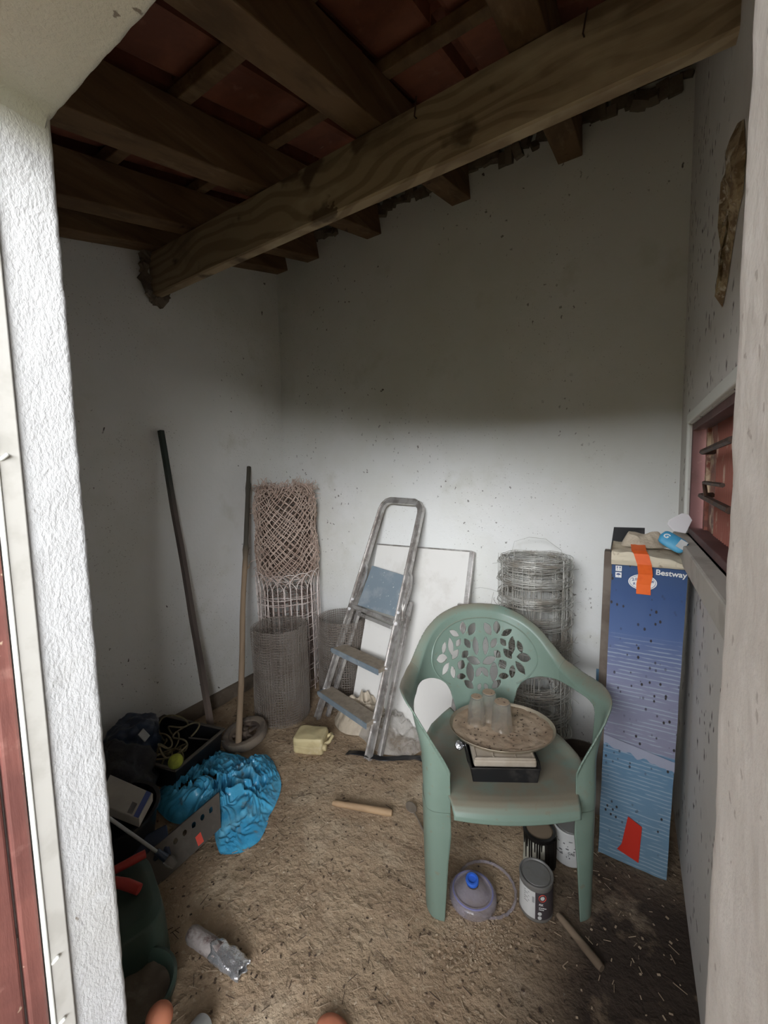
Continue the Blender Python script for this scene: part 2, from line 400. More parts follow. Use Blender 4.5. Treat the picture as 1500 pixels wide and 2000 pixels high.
M_brcard = mat('brown_card', (.20, .165, .135), .9, layers=[L_((.12, .09, .07), 7, .45, .62, .8)])
M_packet = mat('blue_packet', (.07, .33, .55), .5, layers=[L_((.12, .42, .62), 9, .5, .62, .6)])
M_bagclear = mat('cloudy_plastic_bag', (.55, .47, .36), .45, alpha=.9, layers=[L_((.38, .31, .23), 9, .45, .62, .8, det=6)], bump=[dict(s=16, str=.8, dd=.02, det=5)])
M_whitepaper = mat('white_paper', (.86, .84, .84), .7)
M_brownpot = mat('dark_brown_plastic', (.075, .055, .042), .5, layers=[L_((.17, .12, .08), 9, .48, .62, .6)])
M_rawplaster = mat('broken_masonry', (.42, .33, .20), .95, world=True, layers=[L_((.20, .13, .07), 28, .46, .56, .9, det=6), L_((.66, .60, .48), 34, .56, .64, .8)],
    bump=[dict(s=40, str=1, dd=.012, det=6)])
M_spoon = mat('dull_spoon_metal', (.30, .25, .20), .45, .5)
# box print: deep blue fading to lavender and light blue, with pale printed lines
def box_print():
    m_ = mat('blue_box_print', (.02, .08, .26), .55)
    t = m_.node_tree; b = t.nodes['Principled BSDF']; L = t.links
    tcn = t.nodes.new('ShaderNodeTexCoord'); sp = t.nodes.new('ShaderNodeSeparateXYZ'); L.new(tcn.outputs['Object'], sp.inputs[0])
    rp = t.nodes.new('ShaderNodeValToRGB'); mr = t.nodes.new('ShaderNodeMapRange')
    mr.inputs[1].default_value = 0; mr.inputs[2].default_value = 1.1; L.new(sp.outputs[2], mr.inputs[0]); L.new(mr.outputs[0], rp.inputs[0])
    e = rp.color_ramp.elements
    e[0].position = 0; e[0].color = (.15, .25, .33, 1); e[1].position = 1; e[1].color = (.030, .070, .17, 1)
    for p_, c_ in ((.22, (.15, .26, .37, 1)), (.405, (.13, .25, .38, 1)), (.41, (.26, .26, .35, 1)), (.60, (.24, .25, .36, 1)), (.78, (.085, .14, .30, 1)), (.90, (.04, .085, .22, 1))):
        q = e.new(p_); q.color = c_
    wv = t.nodes.new('ShaderNodeTexWave'); wv.bands_direction = 'Z'; wv.inputs['Scale'].default_value = 22; wv.inputs['Distortion'].default_value = .6
    wv.inputs['Detail'].default_value = 1; wv.inputs['Detail Scale'].default_value = 3
    L.new(tcn.outputs['Object'], wv.inputs['Vector'])
    m1 = t.nodes.new('ShaderNodeMapRange'); m1.inputs[1].default_value = .72; m1.inputs[2].default_value = .9; L.new(wv.outputs['Fac'], m1.inputs[0])
    nz = t.nodes.new('ShaderNodeTexNoise'); nz.inputs['Scale'].default_value = 1; mp = t.nodes.new('ShaderNodeMapping'); mp.inputs['Scale'].default_value = (14, 14, 60)
    L.new(tcn.outputs['Object'], mp.inputs[0]); L.new(mp.outputs[0], nz.inputs['Vector'])
    m2 = t.nodes.new('ShaderNodeMapRange'); m2.inputs[1].default_value = .42; m2.inputs[2].default_value = .52; L.new(nz.outputs['Fac'], m2.inputs[0])
    m3 = t.nodes.new('ShaderNodeMapRange'); m3.inputs[1].default_value = .86; m3.inputs[2].default_value = .80; L.new(sp.outputs[2], m3.inputs[0])
    a = t.nodes.new('ShaderNodeMath'); a.operation = 'MULTIPLY'; L.new(m1.outputs[0], a.inputs[0]); L.new(m2.outputs[0], a.inputs[1])
    a2 = t.nodes.new('ShaderNodeMath'); a2.operation = 'MULTIPLY'; L.new(a.outputs[0], a2.inputs[0]); L.new(m3.outputs[0], a2.inputs[1])
    a3 = t.nodes.new('ShaderNodeMath'); a3.operation = 'MULTIPLY'; L.new(a2.outputs[0], a3.inputs[0]); a3.inputs[1].default_value = .55
    mx = t.nodes.new('ShaderNodeMix'); mx.data_type = 'RGBA'; L.new(a3.outputs[0], mx.inputs[0]); L.new(rp.outputs[0], mx.inputs[6]); mx.inputs[7].default_value = (.42, .50, .58, 1)
    vo = t.nodes.new('ShaderNodeTexVoronoi'); vo.inputs['Scale'].default_value = 62; mp2 = t.nodes.new('ShaderNodeMapping'); mp2.inputs['Scale'].default_value = (1, 1, .6)
    L.new(tcn.outputs['Object'], mp2.inputs[0]); L.new(mp2.outputs[0], vo.inputs['Vector'])
    v1 = t.nodes.new('ShaderNodeMapRange'); v1.inputs[1].default_value = .26; v1.inputs[2].default_value = .16; L.new(vo.outputs['Distance'], v1.inputs[0])
    sc_ = t.nodes.new('ShaderNodeSeparateColor'); L.new(vo.outputs['Color'], sc_.inputs[0])
    v2 = t.nodes.new('ShaderNodeMapRange'); v2.inputs[1].default_value = .35; v2.inputs[2].default_value = .37; L.new(sc_.outputs[0], v2.inputs[0])
    n3 = t.nodes.new('ShaderNodeTexNoise'); n3.inputs['Scale'].default_value = 5; L.new(tcn.outputs['Object'], n3.inputs['Vector'])
    v3 = t.nodes.new('ShaderNodeMapRange'); v3.inputs[1].default_value = .44; v3.inputs[2].default_value = .54; L.new(n3.outputs['Fac'], v3.inputs[0])
    q1 = t.nodes.new('ShaderNodeMath'); q1.operation = 'MULTIPLY'; L.new(v1.outputs[0], q1.inputs[0]); L.new(v2.outputs[0], q1.inputs[1])
    q2 = t.nodes.new('ShaderNodeMath'); q2.operation = 'MULTIPLY'; L.new(q1.outputs[0], q2.inputs[0]); L.new(v3.outputs[0], q2.inputs[1])
    mx2 = t.nodes.new('ShaderNodeMix'); mx2.data_type = 'RGBA'; L.new(q2.outputs[0], mx2.inputs[0]); L.new(mx.outputs[2], mx2.inputs[6]); mx2.inputs[7].default_value = (.03, .025, .025, 1)
    L.new(mx2.outputs[2], b.inputs['Base Color'])
    return m_
M_boxprint = box_print()

def text_mesh(txt, size, M4, mt, name, parent, ext=.0006, italic=False):
    c = bpy.data.curves.new(name, 'FONT'); c.body = txt; c.size = size; c.extrude = ext; c.offset = size*.02
    if italic: c.shear = .25
    o = bpy.data.objects.new(name, c); COL.objects.link(o)
    dg = bpy.context.evaluated_depsgraph_get(); me = bpy.data.meshes.new_from_object(o.evaluated_get(dg))
    bpy.data.objects.remove(o); bpy.data.curves.remove(c)
    me.transform(M4); me.materials.clear(); me.materials.append(mt)
    q = bpy.data.objects.new(name, me); COL.objects.link(q)
    if parent: q.parent = parent
    return q

# ------------------------------------------------------------------ structure
XL, XR, YB = -2.195, .186, 2.2
YI, YO = .34, .02           # front wall, inner and outer face
DL, DR, DZ = -.835, .054, 2.0
def roofz(y): return 2.25+.277*y   # underside of rafters

g = MB()
def ffloor(u, v):
    x = -2.3+2.6*u; y = -.25+2.6*v
    return (x, y, .006*noise.fractal(Vector((x*3, y*3, 0)), 1, 2, 4)+.0025*noise.noise(Vector((x*25, y*25, 2))))
g.grid(ffloor, 200, 200)
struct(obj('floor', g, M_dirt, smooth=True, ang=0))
g = MB(); g.grid(lambda u, v: (-14+28*u, -16+18.0*v, -.035), 4, 4)
struct(obj('ground', g, M_out), 'mown grass outside the doorway', 'ground')
# side and back walls (slightly uneven faces)
def wallgrid(mb, fn, nu, nv): mb.grid(fn, nu, nv)
g = MB(); g.box((XL-.10, 1.15, 1.5), (.2, 2.9, 3.4)); struct(obj('wall_left', g, M_wall))
g = MB(); g.box(((XL+XR)/2, YB+.10, 1.565), (2.9, .2, 3.29))
struct(obj('wall_back', g, M_wall))
# ragged mortar line at the head of the back wall
random.seed(4)
g = MB()
for i in range(60):
    x = XL+.03+(XR-XL-.06)*i/59; 
    g.box((x, YB-.008+random.uniform(-.008, .004), 3.0+random.uniform(-.025, .02)), (random.uniform(.03, .07), random.uniform(.02, .05), random.uniform(.02, .07)), rotm(random.uniform(-20, 20), random.uniform(-20, 20), random.uniform(-20, 20)))
for i in range(40):
    y = .45+1.7*i/39
    g.box((XL+.01, y, roofz(y)+.115+random.uniform(-.03, .02)), (random.uniform(.02, .05), random.uniform(.03, .08), random.uniform(.03, .08)), rotm(random.uniform(-20, 20), random.uniform(-20, 20), random.uniform(-20, 20)))
struct(obj('trim_1', g, M_conc), 'broken brown mortar along the wall head', 'mortar')
# right wall with window opening y .62-1.885, z 1.165-1.57
WY0, WY1, WZ0, WZ1 = .62, 1.885, 1.165, 1.57
g = MB()
tk = .2
g.box((XR+tk/2, 1.15, WZ0/2-.1), (tk, 2.9, WZ0+.2))
g.box((XR+tk/2, 1.15, (WZ1+3.4)/2), (tk, 2.9, 3.4-WZ1))
g.box((XR+tk/2, (WY1+2.6)/2, (WZ0+WZ1)/2), (tk, 2.6-WY1, WZ1-WZ0))
g.box((XR+tk/2, (WY0-.3)/2, (WZ0+WZ1)/2), (tk, WY0+.3, WZ1-WZ0))
struct(obj('wall_right', g, M_wallr))
# broken patch high on the right wall
g = MB()
ctr = [(1.30, 2.13), (1.25, 2.17), (1.18, 2.13), (1.145, 2.04), (1.15, 1.97), (1.19, 1.95), (1.235, 1.90), (1.275, 1.845), (1.33, 1.80), (1.315, 1.86), (1.33, 1.92), (1.34, 1.99), (1.32, 2.06)]
n = len(ctr); cy = sum(p[0] for p in ctr)/n; cz = sum(p[1] for p in ctr)/n
vs = []; random.seed(3)
RN = 7
for k in range(RN):
    s_ = 1-k/RN
    for a, b_ in ctr:
        jit = random.uniform(-.012, .012) if k else 0
        vs.append((XR-.001-(0 if k == 0 else .010+random.uniform(-.008, .010)), cy+(a-cy)*s_+jit, cz+(b_-cz)*s_+jit))
vs.append((XR-.012, cy, cz))
fs = []
for k in range(RN-1):
    for i in range(n):
        j = (i+1) % n; fs.append((k*n+i, k*n+j, (k+1)*n+j, (k+1)*n+i))
for i in range(n): fs.append(((RN-1)*n+i, (RN-1)*n+(i+1) % n, RN*n))
g.add(vs, fs)
struct(obj('trim_2', g, M_rawplaster), 'broken plaster patch exposing masonry on right wall', 'broken plaster')
# front wall: rough rendered, with doorway
def rough_panel(mb, P, U_, V_, nu, nv, amp, sc=18):
    P = Vector(P); U_ = Vector(U_); V_ = Vector(V_); nn = U_.cross(V_).normalized()
    def f(u, v):
        q = P+U_*u+V_*v
        return q+nn*amp*noise.fractal(q*sc, 1, 2, 4)
    mb.grid(f, nu, nv)
g = MB()
g.box(((XL-.2+DL-.012)/2, (YI+YO)/2, 1.2), (DL-.012-XL+.2, YI-YO-.012, 2.8))
g.box(((DR+.012+XR+.3)/2, (YI+YO)/2, 1.2), (XR+.3-DR-.012, YI-YO-.012, 2.8))
g.box(((DL+DR)/2, (YI+YO)/2, (DZ+.012+2.6)/2), (DR-DL+.06, YI-YO-.012, 2.6-DZ-.012))
# rendered reveals wrapped a little round the arris
def reveal(mb, x, sgn, y0, y1, z0, z1, amp):
    r_ = .010
    def f(u, v):
        z = z0+(z1-z0)*v
        # u: 0..1 along y, then round the inner edge and back along the inner wall face
        s = u*((y1-y0)+.05)
        if s <= (y1-y0-r_): p = Vector((x, y0+s, z)); nn = Vector((sgn, 0, 0))
        elif s <= (y1-y0+r_):
            a = (s-(y1-y0-r_))/(2*r_)*PI/2
            p = Vector((x-sgn*r_+sgn*r_*math.cos(a), y1-r_+r_*math.sin(a), z)); nn = Vector((sgn*math.cos(a), math.sin(a), 0))
        else: p = Vector((x-sgn*(r_+(s-(y1-y0+r_))), y1, z)); nn = Vector((0, 1, 0))
        return p+nn*amp*noise.fractal(p*26, 1, 2, 5)
    mb.grid(f, 36, 260)
g.cur = 0
reveal(g, DL, 1, .256, YI, -.03, DZ+.01, .0013)
g.cur = 1
reveal(g, DR, -1, YO, YI, -.03, DZ+.35, .0012)
g.cur = 0
def soffit(u, v):
    x = DL-.01+(DR-DL+.02)*u; r_ = .010; Lh = (YI-YO)
    s = v*(Lh+.05)
    if s <= Lh-r_: p = Vector((x, YO+s, DZ)); nn = Vector((0, 0, -1))
    elif s <= Lh+r_:
        a = (s-(Lh-r_))/(2*r_)*PI/2; p = Vector((x, YI-r_+r_*math.sin(a), DZ+r_-r_*math.cos(a))); nn = Vector((0, math.sin(a), -math.cos(a)))
    else: p = Vector((x, YI, DZ+r_+(s-Lh-r_))); nn = Vector((0, 1, 0))
    # cove into the left reveal
    d = x-DL
    if d < .022 and s < Lh-.01: p = p+Vector((0, 0, -.020*(1-max(d, 0)/.022)**2))
    return p+nn*.0014*noise.fractal(p*26, 1, 2, 5)
g.grid(soffit, 120, 60)
struct(obj('wall_front', g, [M_rough, M_roughr], smooth=True, ang=50))
# left wall foot: dark ledge
g = MB()
def led(u, v):
    y = .3+1.92*u; k = v
    prof = [(0, .075), (.02, .072), (.034, .055), (.038, .0)]
    i = min(int(k*3), 2); fr = k*3-i
    a, b_ = prof[i], prof[i+1]
    q = Vector((XL+a[0]+(b_[0]-a[0])*fr, y, a[1]+(b_[1]-a[1])*fr))
    return q+Vector((1, 0, .6))*.008*noise.fractal(q*14, 1, 2, 4)*(1 if v > 0 else 0)
g.grid(led, 120, 6)
struct(obj('baseboard_left', g, M_conc, smooth=True, ang=0))

# door frame post and open brown door at the left
g = MB(); g.box((DL-.008, .241, 1.0), (.03, .027, 2.1))
g.cur = 1; g.box((DL+.004, .2245, 1.0), (.012, .005, 2.1))
for z in (.46, .58, 1.44): g.tube([(DL+.006, .229, z), (DL+.012, .238, z+.010)], .003, 8)
struct(obj('trim_3', g, [M_greyframe, M_whitestrip], bevel=.002), 'grey painted door post with white metal edge', 'door post')
dr = bpy.data.objects.new('door_1', None); COL.objects.link(dr); dr.location = (DL, .18, 0)
struct(dr, 'brown painted wooden door standing open at left', 'door')
g = MB(); g.box((DL-.018, .208, 1.0), (.04, .025, 2.05)); g.box((DL-.022, .146, 1.0), (.04, .092, 2.05)); g.box((DL-.022, -.35, 1.0), (.04, .09, 2.05))
g.box((DL-.022, -.13, .09), (.04, .36, .18)); g.box((DL-.022, -.13, 1.95), (.04, .36, .18))
obj('door_frame', g, M_brown, dr, bevel=.004)
g = MB(); 
for k in range(3): g.box((DL-.030, .04-.118*k, 1.0), (.022, .115, 1.9))
obj('door_panel', g, M_brown, dr, bevel=.003)

# window in the right wall
wn = bpy.data.objects.new('window_1', None); COL.objects.link(wn); wn.location = (XR, 1.25, WZ0)
struct(wn, 'brown shuttered window in the right wall', 'window')
g = MB()
g.box((XR+.03, WY1-.012, (WZ0+WZ1)/2), (.05, .024, WZ1-WZ0)); g.box((XR+.03, WY0+.012, (WZ0+WZ1)/2), (.05, .024, WZ1-WZ0))
g.box((XR+.03, (WY0+WY1)/2, WZ1-.012), (.05, WY1-WY0-.048, .024)); g.box((XR+.03, (WY0+WY1)/2, WZ0+.012), (.05, WY1-WY0-.048, .024))
obj('window_frame', g, M_winbrown, wn, bevel=.002)
g = MB(); yy = WY1-.055
g.box((XR+.055, yy-.016, 1.37), (.03, .032, .37)); g.box((XR+.06, yy-.095, 1.37), (.02, .125, .37))
obj('shutter_board', g, M_brownpeel, wn, bevel=.002)
g = MB()
for k in range(26):
    y = yy-.175-.030*k
    g.box((XR+.054, y, 1.37), (.009, .021, .372), rotm(z=-32))
obj('shutter_slats', g, mat('red_brown_slats', (.30, .105, .075), .5, world=True, layers=[L_((.52, .36, .27), 30, .58, .68, .8, det=6, st=(1, 1, .3))]), wn, bevel=.0015)
g = MB(); g.box((XR+.08, yy-.62, 1.37), (.01, .95, .38)); obj('slat_gap_shade', g, M_under, wn)  # dark sheet added to paint shade into the gaps between slats
g = MB(); b1 = at(1386, 882, x=XR+.03); b2 = at(1425, 872, x=XR+.01)
g.tube([(XR+.045, b1[1]+.03, b1[2]), (XR+.012, b1[1], b1[2]), (XR+.012, b1[1]-.45, b1[2]+.01)], .009, 6)
b1 = at(1383, 968, x=XR+.03)
g.tube([(XR+.045, b1[1]+.03, b1[2]), (XR+.012, b1[1], b1[2]), (XR+.012, b1[1]-.45, b1[2]-.012)], .009, 6)
g.tube([(XR+.012, b1[1]-.10, b1[2]), (XR+.004, b1[1]-.12, b1[2]+.045), (XR+.004, b1[1]-.4, b1[2]+.045)], .006, 6)
obj('window_bar', g, M_iron, wn, smooth=True)
g = MB(); g.box((XR-.012, 1.26, 1.132), (.055, 1.33, .066))
obj('window_sill', g, M_sill, wn, bevel=.005)
g = MB(); g.box((XR-.004, WY1+.012, 1.37), (.012, .018, .42)); g.box((XR-.004, 1.25, WZ1+.02), (.014, 1.30, .035))
obj('plaster_edge', g, M_whitestrip, wn, bevel=.004)

# roof: tiles (setting) over battens and rafters
SL = math.atan(.277); cs, sn = math.cos(SL), math.sin(SL)
def rp(x, s, h):    # s along slope from y=0, h above rafter underside plane, normal to it
    return (x, s*cs-h*sn, 2.25+s*sn+h*cs)
g = MB()
prof = [(-.13, .045), (-.112, .043), (-.104, .0), (-.09, -.006), (.085, -.006), (.1, .0), (.108, .043), (.13, .045)]
course = .40
nc = 7
for j in range(nc):
    s0 = -.35+course*j+.17; s1 = s0+course+.03
    for i in range(11):
        xc = XL-.05+.26*i
        vs = []
        for (px_, pz) in prof: vs.append(rp(xc+px_, s0, .215+pz-.014))
        for (px_, pz) in prof: vs.append(rp(xc+px_, s1, .215+pz+.010))
        for (px_, pz) in prof: vs.append(rp(xc+px_, s0, .245+pz-.014))
        k = len(prof)
        g.add(vs, [(a, a+1, k+a+1, k+a) for a in range(k-1)]+[(2*k+a, 2*k+a+1, a+1, a) for a in range(k-1)])
g.cur = 1
g.add([rp(x, s, .30+h) for h in (0, .03) for x, s in ((-2.6, -.5), (.7, -.5), (.7, 2.8), (-2.6, 2.8))],
      [(3, 2, 1, 0), (4, 5, 6, 7), (0, 1, 5, 4), (1, 2, 6, 5), (2, 3, 7, 6), (3, 0, 4, 7)])
struct(obj('ceiling', g, [M_tile, M_under], bevel=0))
def slab(name, x0, x1, s0, s1, h0, h1, mt, lab, cat, grp):
    g = MB()
    g.hexa([rp(x0, s0, h0), rp(x1, s0, h0), rp(x1, s1, h0), rp(x0, s1, h0)], [rp(x0, s0, h1), rp(x1, s0, h1), rp(x1, s1, h1), rp(x0, s1, h1)])
    c = rp((x0+x1)/2, (s0+s1)/2, h0)
    o = obj(name, g, mt, origin=c, bevel=.004); tag(o, lab, cat, grp); return o
SEND = 2.185/cs+.02
for x0, lab in ((-2.33+.14, 'brown roof rafter running along the left wall'), (-1.905, 'brown roof rafter nearest the left wall rafter, left of beam middle'),
                (-1.42, 'brown roof rafter in the middle of the dark ceiling'), (-.865, 'brown rafter meeting the beam beside its dark joint patch'),
                (-.33, 'brown rafter crossing above the right half of the beam')):
    slab('rafter', x0, x0+.105, .42, SEND, 0, .165, M_rafter, lab, 'rafter', 'rafters under the tiles')
for s_, lab in ((.53, 'thin batten nearest the doorway above the rafters'), (.93, 'thin batten across the rafters, midway between doorway and beam'), (1.33, 'thin batten crossing the rafters just above the beam'),
               (1.74, 'thin batten behind the beam'), (2.16, 'thin batten close to the back wall head')):
    sc_ = s_/cs*1.0+.045
    slab('batten', XL+.01, XR-.01, sc_-.026, sc_+.026, .166, .205, M_rafter, lab, 'batten', 'battens carrying the tiles')
# big beam
BY0, BZ0, BZ1 = 1.279, 2.387, 2.603
g = MB()
nx = 60
def bm_pt(x, y, z): 
    q = Vector((x, y, z)); return q+Vector((0, .004, .004))*noise.fractal(q*4, 1, 2, 3)
sec = [(0, .006), (.006, 0), (.042, 0), (.048, .006), (.048, .210), (.042, .216), (.006, .216), (0, .210)]
vs = []; 
for i in range(nx+1):
    x = XL-.05+(XR-XL+.10)*i/nx
    for a, b_ in sec: vs.append(bm_pt(x, BY0+a, BZ0+b_))
k = len(sec); fs = [(i*k+(j+1) % k, i*k+j, (i+1)*k+j, (i+1)*k+(j+1) % k) for i in range(nx) for j in range(k)]
fs += [tuple(range(k)), tuple(nx*k+j for j in range(k-1, -1, -1))]
g.add(vs, fs)
bt = thing('roof_beam', 'thick pale timber beam with knots crossing the room below the rafters', 'beam', (-1, BY0+.024, BZ0))
obj('timber', g, M_beam, bt, smooth=True, ang=30)
g = MB(); 
for px_, z_ in ((-.62, 2.56), (-.13, 2.54)):
    g.tube([(px_, BY0+.01, z_), (px_-.004, BY0-.012, z_-.002), (px_+.006, BY0-.016, z_+.05)], .0022, 6)
obj('nail', g, M_iron, bt)
# mortar around the beam ends
g = MB(); random.seed(9)
for k in range(34):
    a = random.uniform(0, 2*PI)
    g.box((XL+.012, 1.30+.055*math.cos(a), 2.50+.14*math.sin(a)), (random.uniform(.01, .035), random.uniform(.03, .06), random.uniform(.03, .07)), rotm(random.uniform(-40, 40), random.uniform(-20, 20), random.uniform(-30, 30)))
struct(obj('trim_4', g, M_conc), 'broken brown mortar round the beam end', 'mortar')

# outside: hedge line behind the viewer (keeps the sky off the upper walls)
def hedge(c, d, seed, lab):
    g = MB(); random.seed(seed)
    nx_, nz_ = 40, 16
    def f(u, v):
        a = (u-.5)*d[0]; prf = [(-.5, 0), (-.5, .85), (-.3, 1), (.3, 1), (.5, .85), (.5, 0)]
        k = min(int(v*5), 4); fr = v*5-k; p0, p1 = prf[k], prf[k+1]
        k2 = min(max((a+c[0]-.2)/7, 0), 1); hh_ = d[2]*(1-.42*k2*k2*(3-2*k2))
        q = Vector((a, (p0[0]+(p1[0]-p0[0])*fr)*d[1], (p0[1]+(p1[1]-p0[1])*fr)*hh_))
        return q+Vector((0, 1, 1))*.12*noise.fractal(q*2.2+Vector((seed, 0, 0)), 1, 2, 4)
    g.grid(f, nx_*3, 45)
    o = obj('hedge', g, M_hedge, smooth=True, ang=0); o.location = c; tag(o, lab, 'hedge'); return o
hedge((-1.5, -6.4, -.03), (21, 1.6, 2.9), 1, 'tall dark green hedge across the yard opposite the doorway')

# ------------------------------------------------------------------ plastic armchair
CH = (-.285, 1.184, 0); CA = R(30.1)
chair = thing('plastic_armchair', 'green plastic garden armchair with flower cut-out back, dusty seat', 'chair', CH, CA)
plan = [(0, .47), (.10, .462), (.185, .425), (.245, .365), (.277, .29), (.292, .20), (.300, .13), (.303, .075), (.298, .032), (.282, .006), (.256, -.004), (.222, -.006)]
def cr_curve(P, m=12):
    P = [Vector((*p, 0)) for p in P]; Q = [Vector((-P[1].x, P[1].y, 0))]+P+[P[-1]*2-P[-2]]
    out = []
    for i in range(1, len(Q)-2):
        for k in range(m):
            t = k/m; a, b_, c, d = Q[i-1], Q[i], Q[i+1], Q[i+2]
            out.append(.5*((2*b_)+(c-a)*t+(2*a-5*b_+4*c-d)*t*t+(3*b_-a-3*c+d)*t**3))
    out.append(P[-1]); return out
pc = cr_curve(plan); arc = [0]
for i in range(1, len(pc)): arc.append(arc[-1]+(pc[i]-pc[i-1]).length)
UMAX = arc[-1]
AX = np.array([p.x for p in pc]); AY = np.array([p.y for p in pc]); AA = np.array(arc)
UK = [arc[min(i*12, len(arc)-1)] for i in range(len(plan))]
Tu = np.array([0, .08, .16, .20, .24, .28, .33, .42, UK[6], UK[7], UK[8], UK[9], UK[10], UMAX+.02]); Tz = np.array([.868, .862, .835, .812, .785, .745, .705, .697, .705, .710, .706, .690, .60, .46])
Bu = np.array([0, .10, .118, .126, .145, .18, .24, .32, .42, UK[6], UK[7]-.012, UK[7]+.004, UK[7]+.018, UK[8]+.005, UMAX+.02]); Bz = np.array([.37, .37, .43, .50, .555, .59, .615, .63, .64, .650, .640, .60, .48, .36, .36])
def smooth_interp(x, X, Y):
    s = 0.
    for d in (-.02, -.01, 0, .01, .02): s = s+np.interp(x+d, X, Y)
    return s/5
petals = []  # (cx,cy,len,wid,angle) in pattern units, left half; x to the right, y down
def P_(x, y, l, w_, a): petals.append((x, y, l, w_, a)); petals.append((1280-x-0, y, l, w_, 180-a))
P_(135, 542, 155, 78, 2); P_(270, 432, 190, 62, 85); P_(178, 435, 130, 52, 110); P_(178, 660, 150, 62, -48); P_(275, 712, 135, 56, 80)
P_(322, 525, 130, 60, -45); P_(438, 245, 135, 66, 92); P_(325, 297, 135, 50, 32); P_(545, 262, 150, 70, -62); P_(370, 405, 95, 50, -50); P_(482, 418, 120, 55, 58)
P_(580, 450, 200, 58, 86); P_(445, 535, 100, 62, -40); P_(388, 645, 105, 80, -60); P_(378, 768, 115, 52, 5); P_(545, 605, 170, 70, 20); P_(495, 730, 210, 80, 84)
P_(600, 728, 120, 52, -55); P_(470, 858, 140, 60, 38); P_(598, 885, 75, 40, -60)
PK = .000352
pet = [((x-640)*PK, .665-(y-560)*PK, l*PK*1.04, w_*PK*1.22, -R(a)) for x, y, l, w_, a in petals]
def Fshell(u, z):
    """positive inside the plastic"""
    au = np.abs(u)
    f = np.minimum(smooth_interp(au, Tu, Tz)-z, (z-smooth_interp(au, Bu, Bz))*.55)
    for cx, cy_, l, wd, a in pet:
        dx, dy = u-cx, z-cy_; p = dx*math.cos(a)+dy*math.sin(a); q = -dx*math.sin(a)+dy*math.cos(a)
        hh = np.abs(q)-(wd/2)*(1-(2*p/l)**2); hh = hh/np.sqrt(1+(4*wd*p/l**2)**2)
        f = np.minimum(f, np.where(np.abs(p) < l*.8, hh, 1))
    return f
NU, NZ = 620, 196
gu = np.linspace(-UMAX, UMAX, NU+1); gz = np.linspace(.37, .872, NZ+1)
Ug, Zg = np.meshgrid(gu, gz); hu = gu[1]-gu[0]; hz = gz[1]-gz[0]
for it in range(3):
    f0 = Fshell(Ug, Zg); e_ = 2e-4
    fx = (Fshell(Ug+e_, Zg)-Fshell(Ug-e_, Zg))/(2*e_); fz = (Fshell(Ug, Zg+e_)-Fshell(Ug, Zg-e_))/(2*e_)
    gn = fx**2+fz**2+1e-6; near = np.abs(f0) < .55*hu*np.sqrt(gn)
    dU = np.clip(-f0*fx/gn, -.5*hu, .5*hu); dZ = np.clip(-f0*fz/gn, -.5*hz, .5*hz)
    lock = np.zeros_like(near); lock[:, 0] = lock[:, -1] = True
    Ug = np.where(near & ~lock, Ug+dU, Ug); Zg = np.where(near, Zg+dZ, Zg)
f1 = Fshell(Ug, Zg); inside = f1 > -1e-4
def shell_pt(u, z):
    au = np.abs(u); x = np.interp(au, AA, AX); y = np.interp(au, AA, AY); e_ = .004
    tx = np.interp(au+e_, AA, AX)-np.interp(au-e_, AA, AX); ty = np.interp(au+e_, AA, AY)-np.interp(np.maximum(au-e_, 0), AA, AY)
    ln = np.sqrt(tx**2+ty**2)+1e-9; nx_, ny_ = -ty/ln, tx/ln
    k = np.clip((z-.40)/.46, 0, 1); wb = np.clip(y/.47, 0, 1)**1.5
    X = x*(1-(1-k)*.12*wb); Y = y-(1-k)*.10*wb+.012*k
    d = np.maximum(smooth_interp(au, Tu, Tz)-z, 0); fr = np.clip((au-.20)/.25, 0, 1)
    dep = .030+.014*fr; q = np.clip(1-d/dep, 0, 1)
    off = (.020+.020*fr)*q**1.6*(1-.75*np.clip((au-UK[6])/(UK[9]-UK[6]), 0, 1)); dz = -(.004+.004*fr)*q**4
    # raised moulding around the flower panel
    X = X+nx_*off; Y = Y+ny_*off
    sgn = np.where(u < 0, -1, 1)
    fw = np.clip((.34-y)/.14, 0, 1); ln_ = np.clip((.70-z)/.20, 0, 1); X = X-fw*.032*ln_*ln_*(3-2*ln_)
    return X*sgn, Y, z+dz
X_, Y_, Z_ = shell_pt(Ug, Zg)
def shell_obj(name, cond, lab=None):
    idx = -np.ones(Ug.shape, int); vs = []; fs = []
    for j in range(NZ):
        for i in range(NU):
            if inside[j, i] and inside[j, i+1] and inside[j+1, i] and inside[j+1, i+1] and cond((gu[i]+gu[i+1])/2):
                q = []
                for (b_, a) in ((j, i), (j, i+1), (j+1, i+1), (j+1, i)):
                    if idx[b_, a] < 0: idx[b_, a] = len(vs); vs.append((X_[b_, a], Y_[b_, a], Z_[b_, a]))
                    q.append(idx[b_, a])
                fs.append(tuple(q))
    g = MB(); g.add(vs, fs)
    return obj(name, g, M_chair, chair, local=True, smooth=True, solid=.0045, ang=60)
shell_obj('backrest', lambda u: abs(u) < .335)
shell_obj('armrest', lambda u: u <= -.335)
shell_obj('armrest', lambda u: u >= .335)
# oval moulding line round the flower panel
g = MB(); pts = []
for k in range(90):
    a = 2*PI*k/90; u = .232*math.cos(a)*(1-.10*(math.sin(a) < 0)*abs(math.sin(a))); z = .672+.142*math.sin(a)
    if z < .60: z = .60-(.60-z)*.9
    x, y, zz = shell_pt(np.array(u), np.array(z)); pts.append((float(x), float(y)-.003, float(zz)))
g.tube(pts[-12:]+pts[:58], .0030, 6)
obj('back_moulding', g, M_chair, chair, local=True, smooth=True)
